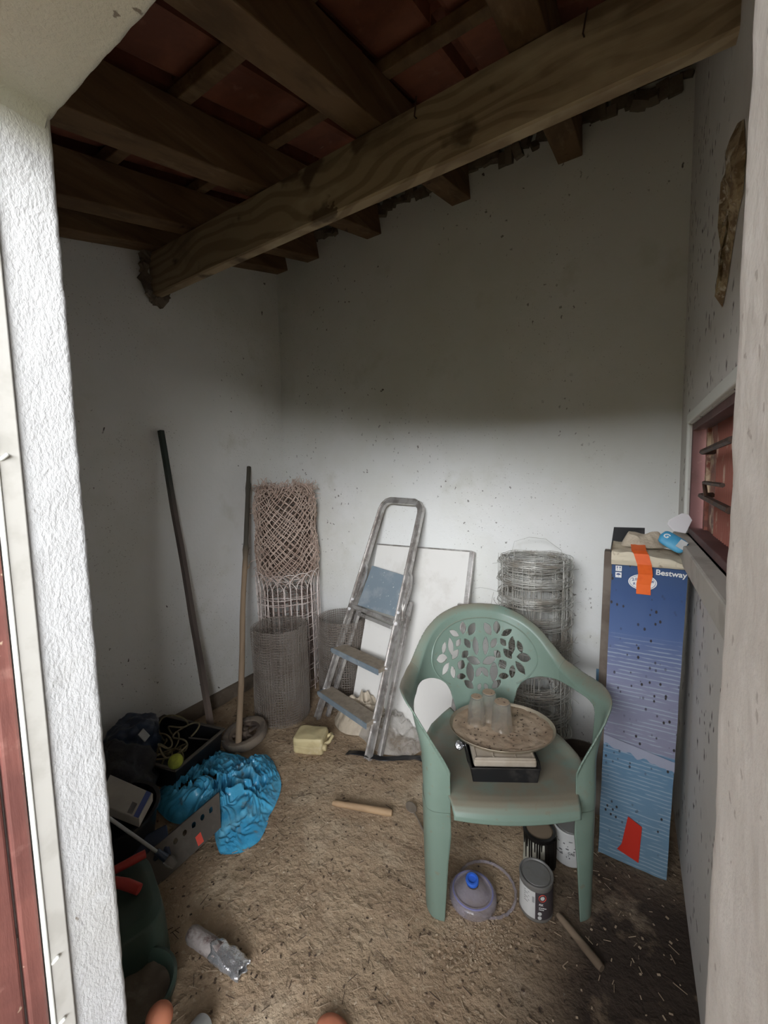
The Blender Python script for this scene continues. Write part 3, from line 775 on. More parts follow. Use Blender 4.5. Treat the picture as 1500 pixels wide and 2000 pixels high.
# front legs / arm posts (L section loft)
UC = UK[8]+.016
for sg in (-1, 1):
    g = MB(); NS = 26; vs = []
    for k in range(49):
        z = .382*k/48
        a_ = np.interp(z, [0, .2, .33, .37, .4], [.050, .066, .082, UMAX-UC, UMAX-UC]); b_ = np.interp(z, [0, .2, .33, .37, .4], [.048, .060, .075, .092, .10])
        us = np.concatenate([np.linspace(UC-b_, UC-.03, 6)[:-1], np.linspace(UC-.03, UC+.03, 14), np.linspace(UC+.03, UC+a_, 8)[1:]])
        x, y, zz = shell_pt(us, np.full(us.shape, .40))
        t_ = 1-z/.40
        for i in range(len(us)): vs.append((sg*(float(x[i])-.006*t_), float(y[i])+.001, z))
    k = len(us)
    g.add(vs, [(j*k+i, j*k+i+1, (j+1)*k+i+1, (j+1)*k+i) for j in range(48) for i in range(k-1)])
    obj('leg', g, M_chair, chair, local=True, smooth=True, solid=.0045, ang=70)
for sg in (-1, 1):
    g = MB(); vs = []; k = 9
    for j in range(21):
        z = .42*j/20; t = j/20; xc = .235-.055*t; yc = .515-.10*t; a = .05+.03*t
        sec = [(xc-a, yc), (xc-a*.66, yc+.001), (xc-.03, yc+.001), (xc-.012, yc-.003), (xc-.003, yc-.012), (xc, yc-.03), (xc, yc-a*.66), (xc, yc-a*.9), (xc, yc-a)]
        for x, y in sec: vs.append((sg*x, y, z))
    g.add(vs, [(j*k+i, j*k+i+1, (j+1)*k+i+1, (j+1)*k+i) for j in range(20) for i in range(k-1)])
    obj('leg', g, M_chair, chair, local=True, smooth=True, solid=.005, ang=70)
# seat with rolled front apron
SY = [-.052, -.050, -.044, -.034, -.02, 0, .03, .08, .15, .25, .33, .39, .42]
SZ = [-.036, -.026, -.016, -.007, -.001, 0, -.002, -.006, -.010, -.012, -.010, -.004, .004]
SW = [.186, .186, .188, .190, .193, .200, .232, .262, .268, .250, .215, .165, .13]
def seatf(u, v):
    s = v*(len(SY)-1); i = min(int(s), len(SY)-2); t = s-i
    y = SY[i]+(SY[i+1]-SY[i])*t; z = SZ[i]+(SZ[i+1]-SZ[i])*t; w_ = SW[i]+(SW[i+1]-SW[i])*t
    a = 2*u-1; x = a*w_
    z += .425+.012*a*a*min(max((v-.35)/.25, 0), 1)-.008*(1-a*a)*max(0, 1-v/.30)
    z += .016*max(0, abs(a)-.86)/.14*min(max((v-.5)/.2, 0), 1)
    return (x, y-.012*(1-a*a), z)
g = MB(); g.grid(seatf, 48, 60)
obj('seat', g, M_chair, chair, local=True, smooth=True, solid=.005, ang=60)

CU = Vector((math.cos(CA), math.sin(CA), 0)); CV = Vector((-math.sin(CA), math.cos(CA), 0))
def cp(x, y, z): return tuple(Vector(CH)+CU*x+CV*y+Vector((0, 0, z)))
# black box with seed tray lid, on the seat
t = thing('plastic_box', 'small black plastic box standing on the green chair seat', 'box', cp(-.005, .135, .424), CA+R(-2))
g = MB()
def rbox_prof(mb, wx, wy, z0, z1, taper=.94, wall=.004):
    for s in (-1, 1):
        mb.hexa([(s*wx*taper, -wy*taper, z0), (s*(wx*taper-wall), -wy*taper, z0), (s*(wx*taper-wall), wy*taper, z0), (s*wx*taper, wy*taper, z0)],
                [(s*wx, -wy, z1), (s*(wx-wall), -wy, z1), (s*(wx-wall), wy, z1), (s*wx, wy, z1)])
        mb.hexa([(-wx*taper, s*wy*taper, z0), (wx*taper, s*wy*taper, z0), (wx*taper, s*(wy*taper-wall), z0), (-wx*taper, s*(wy*taper-wall), z0)],
                [(-wx, s*wy, z1), (wx, s*wy, z1), (wx, s*(wy-wall), z1), (-wx, s*(wy-wall), z1)])
    mb.box((0, 0, z0+.002), (wx*2*taper, wy*2*taper, .004))
rbox_prof(g, .108, .092, 0, .050); obj('box_body', g, M_black, t, local=True, bevel=.003)
g = MB(); 
for s in (-1, 1):
    g.tube([(s*.108, -.09, .05), (s*.114, -.06, .052), (s*.114, .06, .052), (s*.108, .09, .05)], .0025, 6)
g.tube([(-.108, -.092, .050), (.108, -.092, .050)], .0025, 6)
obj('box_rim', g, M_black, t, local=True, smooth=True)
t = thing('seed_tray', 'dusty grey divided plastic tray sitting in the black box', 'tray', cp(-.003, .14, .47), CA+R(-2))
g = MB(); g.box((0, 0, .012), (.198, .172, .024)); obj('tray_body', g, M_seed, t, local=True, bevel=.006)
g = MB()
for x in (-.035, .035): g.box((x, 0, .027), (.004, .150, .006))
for s in (-1, 1): g.box((0, s*.080, .027), (.19, .006, .006)); g.box((s*.092, 0, .027), (.006, .165, .006))
g.box((0, 0, .0245), (.18, .15, .003))
obj('divider', g, M_seed, t, local=True, bevel=.001)
# oval tray
t = thing('oval_tray', 'oval metal tray full of dried brown dirt, balanced above the chair seat', 'tray', cp(.022, .205, .503), CA+R(-3))
t.rotation_euler = (R(2.0), R(0), CA+R(-3))
g = MB(); g.lathe([(.86, 0), (.93, .003), (.97, .012), (1.0, .016), (1.005, .014), (.975, .009), (.94, 0.0), (.86, -.003)], n=72, sx=.182, sy=.138, capb=False)
g.v = [(v[0], v[1], v[2]) for v in g.v]
g.lathe([(.0001, -.002), (.87, -.002)], n=72, sx=.182, sy=.138, capb=False)
obj('tray_rim', g, M_tray, t, local=True, smooth=True)
g = MB()
def dirtf(u, v):
    a = 2*PI*u; r_ = v*.95; x = r_*.182*math.cos(a); y = r_*.138*math.sin(a)
    return (x, y, .0045+.004*noise.fractal(Vector((x*28, y*28, 1)), 1, 2, 4)+(.003 if v > .85 else 0))
g.grid(dirtf, 90, 26); obj('dirt_layer', g, M_dustdirt, t, local=True, smooth=True, ang=0)['kind'] = 'stuff'
random.seed(5)
g = MB()
for k in range(70):
    a = random.uniform(0, 2*PI); r_ = random.uniform(.35, .93); x, y = r_*.18*math.cos(a), r_*.136*math.sin(a)
    g.box((x, y, .0095), (random.uniform(.002, .009), random.uniform(.001, .003), .0015), rotm(random.uniform(-20, 20), random.uniform(-20, 20), random.uniform(0, 180)))
obj('debris', g, M_litter2, t, local=True)['kind'] = 'stuff'
# glasses, upside down
def glass(x, y, h, r0, r1, lab):
    t = thing('drinking_glass', lab, 'glass', cp(x, y, .514), CA, 'upturned glasses on the oval tray')
    g = MB(); n = 36
    prof = [(r0, 0), (r0*.985, h*.10), (r0*.93, h*.35), (r0*.86, h*.62), (r1*1.06, h*.82), (r1, h*.90), (r1*1.02, h*.94), (r1*.9, h), (.0005, h*.985),
            (.0005, h*.93), (r1*.8, h*.93), (r1*.95, h*.80), (r0*.82, h*.60), (r0*.89, h*.34), (r0*.94, h*.02), (r0, 0)]
    g.lathe(prof, n=n, capb=False)
    g.v = [(v[0]*(1+.03*math.cos(9*math.atan2(v[1], v[0]))*(.2 < v[2]/h < .8)), v[1]*(1+.03*math.cos(9*math.atan2(v[1], v[0]))*(.2 < v[2]/h < .8)), v[2]) for v in g.v]
    obj('glass_body', g, M_glass, t, local=True, smooth=True, ang=50)
    g = MB(); g.lathe([(.0005, h+.0012), (r1*.86, h+.0012), (r1*.9, h+.0002)], n=n, capb=False); obj('dust_cap', g, M_dustdirt, t, local=True)
glass(-.062, .225, .098, .0325, .0215, 'narrow upturned drinking glass, leftmost on the oval tray')
glass(-.012, .250, .100, .0330, .0250, 'upturned drinking glass standing behind the widest one on the oval tray')
glass(.020, .192, .096, .0370, .0285, 'widest upturned drinking glass, rightmost and nearest on the oval tray')
# small metal knob on seat
t = thing('door_knob', 'small round shiny metal knob lying left of the tray on the chair seat', 'knob', cp(-.128, .225, .428), 0)
g = MB(); g.lathe([(.0005, 0), (.008, 0), (.009, .006), (.015, .012), (.0165, .020), (.013, .028), (.0005, .031)], n=20, rot=rotm(55, 0, 30), capb=False); obj('knob_ball', g, M_silver, t, local=True, smooth=True)
g = MB(); g.tube([(0.006, 0, .006), (.030, .006, .004)], .004, 8); obj('spindle', g, M_silver, t, local=True)

# ------------------------------------------------------------------ ladder
FL, FR = Vector((-1.540, 1.715, .0)), Vector((-1.085, 1.570, .0))
TL, TR = Vector((-1.315, 2.14, 1.225)), Vector((-1.045, 2.14, 1.21))
lad = thing('step_ladder', 'folded aluminium step ladder with dusty treads leaning on the back wall', 'ladder', tuple((FL+FR)/2))
upv = ((TL+TR)/2-(FL+FR)/2).normalized(); rv = (FR-FL).normalized(); nv = rv.cross(upv).normalized()
if nv.y > 0: nv = -nv          # nv points to viewer
def bar(mb, a, b_, wd, dp, side, nrm=None):
    """rectangular channel between a and b; side = width axis"""
    ax = (b_-a).normalized(); sd = (side-ax*side.dot(ax)).normalized(); nn = ax.cross(sd).normalized()
    q = []
    for P in (a, b_):
        q.append([P+sd*wd/2*i+nn*dp/2*j for i, j in ((-1, -1), (1, -1), (1, 1), (-1, 1))])
    mb.hexa(q[0], q[1])
def lpt(s, t, d=0):   # s 0..1 across, t 0..1 up
    return (FL.lerp(TL, t)).lerp(FR.lerp(TR, t), s)+nv*d
g = MB()
# front rails + bent top hoop as one loop
hoop = []
for t_ in (0, .25, .5, .75, .93): hoop.append(lpt(0, t_, 0))
hoop += [lpt(0, .985), lpt(.025, 1.005), lpt(.09, 1.022), lpt(.19, 1.030), lpt(.5, 1.030), lpt(.81, 1.030), lpt(.91, 1.022), lpt(.975, 1.005), lpt(1, .985)]
for t_ in (.93, .75, .5, .25, 0): hoop.append(lpt(1, t_, 0))
N_ = len(hoop); vs = []
for i, p in enumerate(hoop):
    a = hoop[max(i-1, 0)]; b_ = hoop[min(i+1, N_-1)]; ax = (b_-a).normalized(); sd = ax.cross(nv).normalized()
    # C channel: web in-plane width .034, flanges depth .022
    for (x, y) in ((-.019, -.012), (-.019, .012), (-.014, .012), (-.014, .006), (.014, .006), (.014, .012), (.019, .012), (.019, -.012)):
        vs.append(p+sd*x+nv*y)
g.add(vs, [(i*8+j, i*8+(j+1) % 8, (i+1)*8+(j+1) % 8, (i+1)*8+j) for i in range(N_-1) for j in range(8)]+[tuple(range(8)), tuple((N_-1)*8+j for j in range(8))])
obj('front_frame', g, M_alu, lad, bevel=.0012)
g = MB()
for s, q in ((0, .045), (1, .050)):
    a = lpt(s, .02, -.045)+rv*.034; b_ = lpt(s, .60, -.045)+rv*.022
    bar(g, a, b_, .024, .02, rv)
bar(g, lpt(0, .585, -.045)+rv*.02, lpt(1, .585, -.045)+rv*.02, .02, .018, upv)
bar(g, lpt(0, .10, -.045)+rv*.02, lpt(1, .10, -.045)+rv*.02, .02, .01, upv)
obj('rear_frame', g, M_alu, lad, bevel=.0015)
for t_ in (.135, .33):
    g = MB(); a = lpt(.02, t_); b_ = lpt(.98, t_)
    hz_ = Vector((nv.x, nv.y, 0)).normalized()
    q0 = [a+hz_*.055-Vector((0, 0, .018)), b_+hz_*.055-Vector((0, 0, .018)), b_-hz_*.035-Vector((0, 0, .018)), a-hz_*.035-Vector((0, 0, .018))]
    g.hexa(q0, [p+Vector((0, 0, .022)) for p in q0]); tr = obj('tread', g, M_tread, lad, bevel=.003)
    g = MB(); bar(g, a+hz_*.058-Vector((0, 0, .010)), b_+hz_*.058-Vector((0, 0, .010)), .030, .006, Vector((0, 0, 1)))
    bar(g, a+hz_*.01-Vector((0, 0, .016))-rv*.008, a+hz_*.055-Vector((0, 0, .016))-rv*.008, .02, .03, Vector((0, 0, 1)))
    obj('tread_edge', g, M_bluegrey, lad, bevel=.001, label='blue-grey ribbed edge strip')
# folded platform
g = MB(); P0 = lpt(.12, .525, -.012); P1 = lpt(.93, .525, -.012); P2 = lpt(.92, .70, -.018); P3 = lpt(.17, .715, -.018)
g.hexa([P0, P1, P2, P3], [p+nv*.014 for p in (P0, P1, P2, P3)])
obj('platform', g, M_bluegrey, lad, bevel=.004, label='blue-grey folded platform')
g = MB()
bar(g, lpt(-.02, .515, .012), lpt(.98, .505, .012), .022, .018, upv); bar(g, lpt(.18, .49, -.01), lpt(.9, .48, -.01), .02, .02, upv)
obj('cross_brace', g, M_alu, lad, bevel=.003)
for s in (0, 1):
    g = MB(); pts = [lpt(s, .72, .010)+rv*(.014), lpt(s, .70, .004)+rv*.036, lpt(s, .66, 0)+rv*.044, lpt(s, .62, 0)+rv*.040, lpt(s, .56, -.01)+rv*.020, lpt(s, .52, -.02)+rv*.018]
    for i in range(len(pts)-1): bar(g, pts[i], pts[i+1]+(pts[i+1]-pts[i])*.05, .010, .016, rv)
    obj('hinge_arm', g, M_alu, lad, bevel=.002)
    for t_, r_ in ((.545, .008), (.50, .009), (.325, .005), (.13, .005)):
        g = MB(); c = lpt(s, t_, .010); g.lathe([(.0002, .004), (r_, .004), (r_, -.004)], c=c, n=14, rot=nv.to_track_quat('Z', 'Y').to_matrix())
        obj('rivet', g, M_whitepaper, lad)

# white board leaning on the wall behind the ladder
bd = thing('white_board', 'white board with dirty aluminium edge leaning on back wall behind the ladder', 'board', (-1.06, 1.84, 0))
B0, B1, B2, B3 = Vector((-1.375, 1.815, .006)), Vector((-.752, 1.815, .006)), Vector((-.745, 2.165, .975)), Vector((-1.375, 2.165, .975))
bn = (B1-B0).cross(B3-B0).normalized()
if bn.y > 0: bn = -bn
g = MB(); g.hexa([B0, B1, B2, B3], [p-bn*.018 for p in (B0, B1, B2, B3)]); obj('panel', g, M_board, bd)
g = MB()
bar(g, B1, B2, .026, .024, Vector((1, 0, 0))); bar(g, B3, B2, .008, .022, B3-B0)
obj('edge_strip', g, M_alu, bd, bevel=.002, label='scuffed aluminium edge')
g = MB(); q = at(903, 1183, y=2.05); g.box(q, (.05, .02, .02), rotm(0, 0, 0)); obj('corner_clip', g, M_alu, bd, bevel=.002)

# ------------------------------------------------------------------ wire rolls
def ring(mb, c, r_, z, wr, n=40, wob=.0, seed=0, a0=0, a1=2*PI, nt=4, zt=0):
    pts = []
    for k in range(n+1):
        a = a0+(a1-a0)*k/n; rr_ = r_*(1+wob*noise.noise(Vector((math.cos(a)*1.6, math.sin(a)*1.6, seed*1.7+z*5))))
        pts.append((c[0]+rr_*math.cos(a), c[1]+rr_*math.sin(a), z+wob*.25*noise.noise(Vector((math.cos(a)*2, math.sin(a)*2, seed*3.1)))+zt*k/n))
    mb.tube(pts, wr, nt, cap=False)
def mesh_roll(c, r_, h, pitch, wr, layers, lab, name='wire_mesh_roll'):
    g = MB()
    for L__ in range(layers):
        rr_ = r_-L__*.010
        for k in range(int(h/pitch)+1): ring(g, c, rr_, .004+k*pitch, wr, 56, .03, L__, nt=3)
        nn = int(2*PI*rr_/pitch)
        for k in range(nn):
            a = 2*PI*k/nn+L__*.3
            pts = []
            for j in range(5):
                z = .004+(h)*j/4; q = rr_*(1+.03*noise.noise(Vector((math.cos(a)*1.6, math.sin(a)*1.6, L__*1.7+z*5))))
                pts.append((c[0]+q*math.cos(a), c[1]+q*math.sin(a), z))
            g.tube(pts, wr, 3, cap=False)
    o = obj(name, g, M_mesh, origin=(c[0], c[1], 0)); tag(o, lab, 'wire roll'); return o
mesh_roll((-1.752, 1.655), .160, .545, .0150, .0013, 3, 'short roll of fine grey square wire mesh in front of the white wire roll')
mesh_roll((-1.535, 1.985), .160, .53, .0150, .0013, 3, 'roll of fine grey wire mesh standing behind the ladder by the back wall')

# pinkish white arched border fence roll
WC = (-1.965, 1.955)
g = MB(); random.seed(7)
def cyl(c, r_, a, z): return (c[0]+r_*math.cos(a), c[1]+r_*math.sin(a), z)
for L__, (rr_, hh_) in enumerate(((.205, .845), (.175, .80), (.15, .70), (.135, .68))):
    g.cur = 1 if L__ > 1 else 0  # inner coils coloured darker, painting in the shade between the white wires
    npk = int(2*PI*rr_/.075)
    for z in (.05, .16, .27, .36, .45, .53, .60, .655): ring(g, WC, rr_, z+random.uniform(-.012, .012), .0024, 48, .05, L__+3, nt=5, zt=random.uniform(-.01, .01))
    for k in range(npk):
        a0 = 2*PI*k/npk+L__*.4; a1 = a0+2*PI*2/npk
        hh = hh_-.05+random.uniform(-.02, .01); pts = [cyl(WC, rr_+.002, a0, .01)]
        for j in range(4): pts.append(cyl(WC, rr_+.004*random.uniform(-1, 1), a0+random.uniform(-.02, .02), .15+(hh-.06-.15)*j/3))
        for j in range(9):
            b_ = PI-PI*j/8; pts.append(cyl(WC, rr_+.004, (a0+a1)/2+(a1-a0)/2*math.cos(b_), hh-.06+.075*math.sin(b_)))
        for j in range(4): pts.append(cyl(WC, rr_+.004*random.uniform(-1, 1), a1+random.uniform(-.02, .02), .15+(hh-.06-.15)*(3-j)/3))
        pts.append(cyl(WC, rr_+.002, a1, .01))
        g.tube(pts, .0027, 5, cap=False)
tag(obj('border_fence_roll', g, [M_white_wire, mat('shaded_inner_wire', (.20, .14, .115), .9)], origin=(WC[0], WC[1], 0), smooth=True), 'roll of pinkish white arched garden border wire in the back left corner', 'wire roll')
# brown lattice roll
LC = (-1.975, 1.965)
g = MB(); random.seed(11)
z0, z1 = .765, 1.35
g.cur = 0
for L__, rr_ in enumerate((.200, .178, .145)):
    g.cur = 1 if L__ == 2 else 0  # innermost layer takes a darker colour as painted shadow inside the roll
    nh = int(2*PI*rr_/(.044, .055, .03)[L__])
    for sg in (-1, 1):
        for k in range(nh):
            a0 = 2*PI*k/nh+random.uniform(-.02, .02); pts = []; zb = z0+random.uniform(-.02, .02)
            for j in range(23):
                t_ = j/22; z = zb+(z1-zb)*t_; a = a0+sg*(z-z0)/rr_*.95; z += .03*noise.noise(Vector((math.cos(a)*1.3, math.sin(a)*1.3, 4)))*t_
                q = rr_*(1+.11*noise.noise(Vector((math.cos(a)*3, math.sin(a)*3, z*6+L__*7))))+.006*(1 if (j % 2) ^ (sg > 0) else -1)*.7
                q *= 1-.16*(max(0, t_-.75)/.25)**2-.05*max(0, .15-t_)/.15
                pts.append((LC[0]+q*math.cos(a), LC[1]+q*math.sin(a), z+.018*noise.noise(Vector((a*3, z*4, L__)))))
            g.tube(pts, .0030, 4, cap=False)
g.cur = 0
for k in range(420):       # frayed ends, top and bottom
    a = random.uniform(0, 2*PI); q = random.uniform(.12, .20); top = random.random() < .62
    z = z1+random.uniform(-.06, .015) if top else (z0+random.uniform(-.02, .06) if random.random() < .6 else random.uniform(z0, z1))
    if z0+.06 < z < z1-.06: q = .205
    p = Vector(cyl(LC, q, a, z)); pts = [p]; d = Vector((random.uniform(-1, 1), random.uniform(-1, 1), random.uniform(.2, 1.2) if top else random.uniform(-.6, .4))).normalized()
    for j in range(5):
        d = (d+Vector((random.uniform(-1, 1), random.uniform(-1, 1), random.uniform(-.9, .6)))*.55).normalized(); p = p+d*.013; pts.append(p)
    g.tube([(max(v[0], XL+.006), min(v[1], YB-.006), v[2]) for v in pts], .0021, 4, cap=False)
tag(obj('lattice_wire_roll', g, [M_lattice, mat('shaded_lattice_wire', (.16, .11, .085), .9)], origin=(LC[0], LC[1], z0), smooth=True), 'bushy roll of faded brown diagonal lattice wire standing atop the white border roll', 'wire roll')

# big sheep-wire roll behind the chair
SCN = (-.385, 2.005)
g = MB(); random.seed(13)
for L__ in range(9):
    rr_ = .172-.0065*L__; sh = random.uniform(-.010, .010); tw = random.uniform(-.012, .012)
    for z in [q_+d_ for q_ in (.02, .14, .26, .38, .50, .61, .72, .82, .91, .985) for d_ in (-.014, .0, .014)]:
        ring(g, SCN, rr_*(1+random.uniform(-.02, .02)), min(max(z+sh+random.uniform(-.010, .010), .006), 1.02), .0015, 36, .035, L__+random.random(), nt=4, a0=random.uniform(0, 6), a1=6.28+random.uniform(0, 6), zt=tw)
    nn = 10
    for k in range(nn):
        a = 2*PI*k/nn+random.uniform(-.25, .25); pts = [cyl(SCN, rr_*(1+.05*noise.noise(Vector((a, z*4, L__)))), a+.04*noise.noise(Vector((z*3, a, L__))), z) for z in [.01+1.0*j/12 for j in range(13)]]
        g.tube(pts, .0013, 4, cap=False)
for k in range(46):     # loose hooks and ends
    a = random.uniform(0, 2*PI); z = random.uniform(.25, 1.0); p = Vector(cyl(SCN, .172, a, z)); d = Vector((math.cos(a), math.sin(a), random.uniform(-.8, .8))).normalized(); pts = [p]
    for j in range(6):
        d = (d+Vector((random.uniform(-1, 1), random.uniform(-1, 1), random.uniform(-1, 1)))*.5).normalized(); p = p+d*random.uniform(.005, .010); pts.append(p)
    g.tube([(v[0], min(v[1], YB-.004), v[2]) for v in pts], .0012, 4, cap=False)
g.tube([cyl(SCN, .15, 2.6, .99), cyl(SCN, .14, 2.5, 1.06), cyl(SCN, .10, 2.0, 1.085), cyl(SCN, .10, 1.2, 1.08), cyl(SCN, .14, .7, 1.03), cyl(SCN, .15, .6, .98)], .0014, 4)
lp = Vector(cyl(SCN, .17, PI*.95, .80))
g.tube([lp, lp+Vector((-.05, 0, .012)), lp+Vector((-.10, -.01, .018)), lp+Vector((-.13, -.01, .01))], .0013, 4)
g.tube([lp+Vector((-.035, 0, .0)), lp+Vector((-.055, 0, -.10)), lp+Vector((-.04, 0, -.2)), lp+Vector((-.07, 0, -.26)), lp+Vector((-.05, 0, -.31)), lp+Vector((-.02, 0, -.28))], .0012, 4)
tag(obj('fence_wire_roll', g, M_wire, origin=(SCN[0], SCN[1], 0), smooth=True), 'tall tangled roll of galvanised fence wire behind the green chair', 'wire roll')
# dark pot behind the chair
t = thing('plant_pot', 'dark brown plastic pot on the floor behind the chair, beside the wire roll', 'pot', (-.155, 1.86, 0))
g = MB(); g.lathe([(.078, 0), (.088, .05), (.098, .155), (.106, .158), (.106, .176), (.098, .178), (.094, .16), (.082, .05), (.0005, .045)], c=(-.155, 1.86, 0), n=40); obj('pot_body', g, M_brownpot, t, smooth=True)
g = MB(); g.lathe([(.0005, .10), (.088, .105)], c=(-.155, 1.86, 0), n=40, capb=False); obj('soil', g, M_conc, t)

# ------------------------------------------------------------------ poles by the left wall
def pole(name, a, b_, r0, r1, n, mt, lab, cat, wob=.004, sq=False, knots=()):
    a, b_ = Vector(a), Vector(b_); L0 = (b_-a).length; g = MB(); pts = []; rs = []
    for k in range(33):
        t_ = k/32; p = Vector((0, 0, L0*t_))+Vector((noise.noise(Vector((t_*3, 1, len(lab)))), noise.noise(Vector((t_*3, 5, len(lab)))), 0))*wob*math.sin(PI*t_)
        pts.append(p); rs.append((r0+(r1-r0)*t_)*(1+.06*noise.noise(Vector((t_*14, 3, 1)))+sum(.35*math.exp(-((t_-kk)/.012)**2) for kk in knots)))
    g.tube(pts, rs, n)
    if knots and name == 'branch_pole':
        for kk, ang_ in ((knots[0], 2.5), (knots[1], 3.2)):
            p = Vector((0, 0, L0*kk)); g.tube([p, p+Vector((math.cos(ang_)*.02, math.sin(ang_)*.02, .012)), p+Vector((math.cos(ang_)*.026, math.sin(ang_)*.026, .035))], [.006, .005, .003], 6)
    o = obj(name, g, mt, smooth=not sq, ang=50); o.location = a; o.rotation_mode = 'QUATERNION'; o.rotation_quaternion = (b_-a).to_track_quat('Z', 'Y'); tag(o, lab, cat); return o
pole('wooden_pole', (-1.935, 1.302, .003), (-2.172, 1.268, 1.68), .0185, .0165, 4, M_pole1, 'long dark square wooden pole leaning on the left wall', 'pole', .01, True)
tp = at(486, 912, x=-2.165)
pole('branch_pole', (-1.682, 1.269, .004), tp, .0165, .0130, 10, M_pole2, 'peeled round stick with dark top leaning beside the lattice wire', 'pole', .02, knots=(.90, .58, .66))

# wheel lying by the poles
t = thing('barrow_wheel', 'small dusty rubber barrow wheel lying on the floor behind the stick', 'wheel', (-1.735, 1.36, .03))
rw = rotm(10, -4, 0)
g = MB(); pr = [(.098, -.026), (.112, -.022), (.120, 0), (.112, .022), (.098, .026), (.082, .020), (.078, 0), (.082, -.020), (.098, -.026)]
g.lathe(pr, c=(-1.735, 1.36, .045), n=48, rot=rw, capb=False); obj('tyre', g, M_rubber, t, smooth=True)
g = MB(); g.lathe([(.080, -.014), (.080, .014), (.066, .010), (.064, -.010), (.080, -.014)], c=(-1.735, 1.36, .045), n=40, rot=rw, capb=False)
for k in range(5):
    a = 2*PI*k/5; d = rw @ Vector((math.cos(a), math.sin(a), 0)); c = Vector((-1.735, 1.36, .045)); g.tube([c+d*.015, c+d*.07], [.010, .006], 6)
g.lathe([(.022, -.024), (.022, .024), (.009, .024), (.009, -.024)], c=(-1.735, 1.36, .045), n=20, rot=rw, capb=False); obj('hub', g, M_rim, t, smooth=True)

# yellowed jerry can
t = thing('jerry_can', 'yellowed plastic jerry can lying flat beside the ladder foot', 'jerry can', (-1.392, 1.50, 0), R(22))
g = MB()
def jf(u, v):
    a = 2*PI*u; ex = .28; sgn = lambda q: (1 if q >= 0 else -1)
    x = .082*sgn(math.cos(a))*abs(math.cos(a))**ex; y = .062*sgn(math.sin(a))*abs(math.sin(a))**ex
    pr = [(0.0, .002), (.93, .002), (1.0, .010), (1.0, .04), (.985, .044), (1.0, .050), (1.0, .072), (.93, .084), (.4, .088), (.0, .088)]
    s = v*(len(pr)-1); i = min(int(s), len(pr)-2); f_ = s-i; k = pr[i][0]+(pr[i+1][0]-pr[i][0])*f_; z = pr[i][1]+(pr[i+1][1]-pr[i][1])*f_
    q = Vector((x*k, y*k, z)); return q+Vector((1, 1, 1))*.004*noise.noise(q*20)
g.grid(jf, 64, 54); obj('can_body', g, M_jerry, t, local=True, smooth=True, ang=0)
g = MB(); g.tube([(.078, .030, .050), (.100, .034, .062), (.112, .01, .066), (.104, -.02, .055), (.08, -.03, .045)], .009, 10); obj('handle', g, M_jerry, t, local=True, smooth=True)
g = MB(); g.lathe([(.016, 0), (.016, .016), (.013, .018), (.0005, .018)], c=(.080, -.045, .04), n=20, rot=rotm(0, 90, 0)); obj('cap', g, M_jerry, t, local=True, smooth=True)

# crumpled film behind and under the ladder
def crumple(name, c, rx, ry, hgt, mt, seed, lab, cat, tilt=0, rz=0, th=0, nu=80, nv_=40, fr=4.0, amp=.45, hole=None, outline=None, parent=None, pmax=1.0):
    g = MB()
    def f(u, v):
        a = 2*PI*u; k = (outline(a) if outline else 1+.16*noise.noise(Vector((math.cos(a)*1.5, math.sin(a)*1.5, seed))))
        rr_ = v*k; x = rr_*rx*math.cos(a); y = rr_*ry*math.sin(a)
        q = Vector((x*fr*3+seed, y*fr*3, seed))
        rid = 1-abs(noise.noise(q))*2.2; rid2 = 1-abs(noise.noise(q*2.1))*2.2
        z = hgt*(1-v**2.2)*(.62+amp*.55*rid+amp*.35*rid2)+.004*rid2*min(1, 4*(1-v))
        return Vector((x+.01*noise.noise(q*1.7), y+.01*noise.noise(q*1.7+Vector((9, 0, 0))), max(z, .002 if v > .98 else .004)))
    g.grid(f, nu, nv_, skip=hole)
    if outline is None or True:
        M3 = rotm(tilt, 0, rz); g.v = [tuple(M3 @ Vector(p)+Vector((0, 0, 0))) for p in g.v]
    o = obj(name, g, mt, parent, local=True, smooth=True, ang=0, solid=th); o.location = c
    if parent is None: tag(o, lab, cat)
    return o
crumple('plastic_sheet', (-1.10, 1.80, .004), .24, .145, .11, M_film, 3.3, 'crumpled clear plastic sheeting heaped behind and beside the ladder foot', 'plastic sheet', rz=-18, fr=3.4, amp=.7)
crumple('polythene_bag', (-1.27, 1.80, .004), .19, .115, .17, M_bagclear, 8.1, 'dusty beige polythene bag between the ladder rails against the white board', 'bag', rz=10, fr=3.0, amp=.6)
g = MB(); random.seed(2)
def strapf(u, v):
    x = -1.20+.36*u; y = 1.555+.14*u**1.5-.018+.036*v+.012*math.sin(u*9); return (x, y, .006+.010*abs(noise.noise(Vector((u*6, v*2, 1))))+.008*math.sin(PI*u))
g.grid(strapf, 40, 5); tag(obj('rubber_strip', g, M_black, smooth=True, solid=.002), 'flattened black rubber strip under the right foot of the ladder', 'strip')

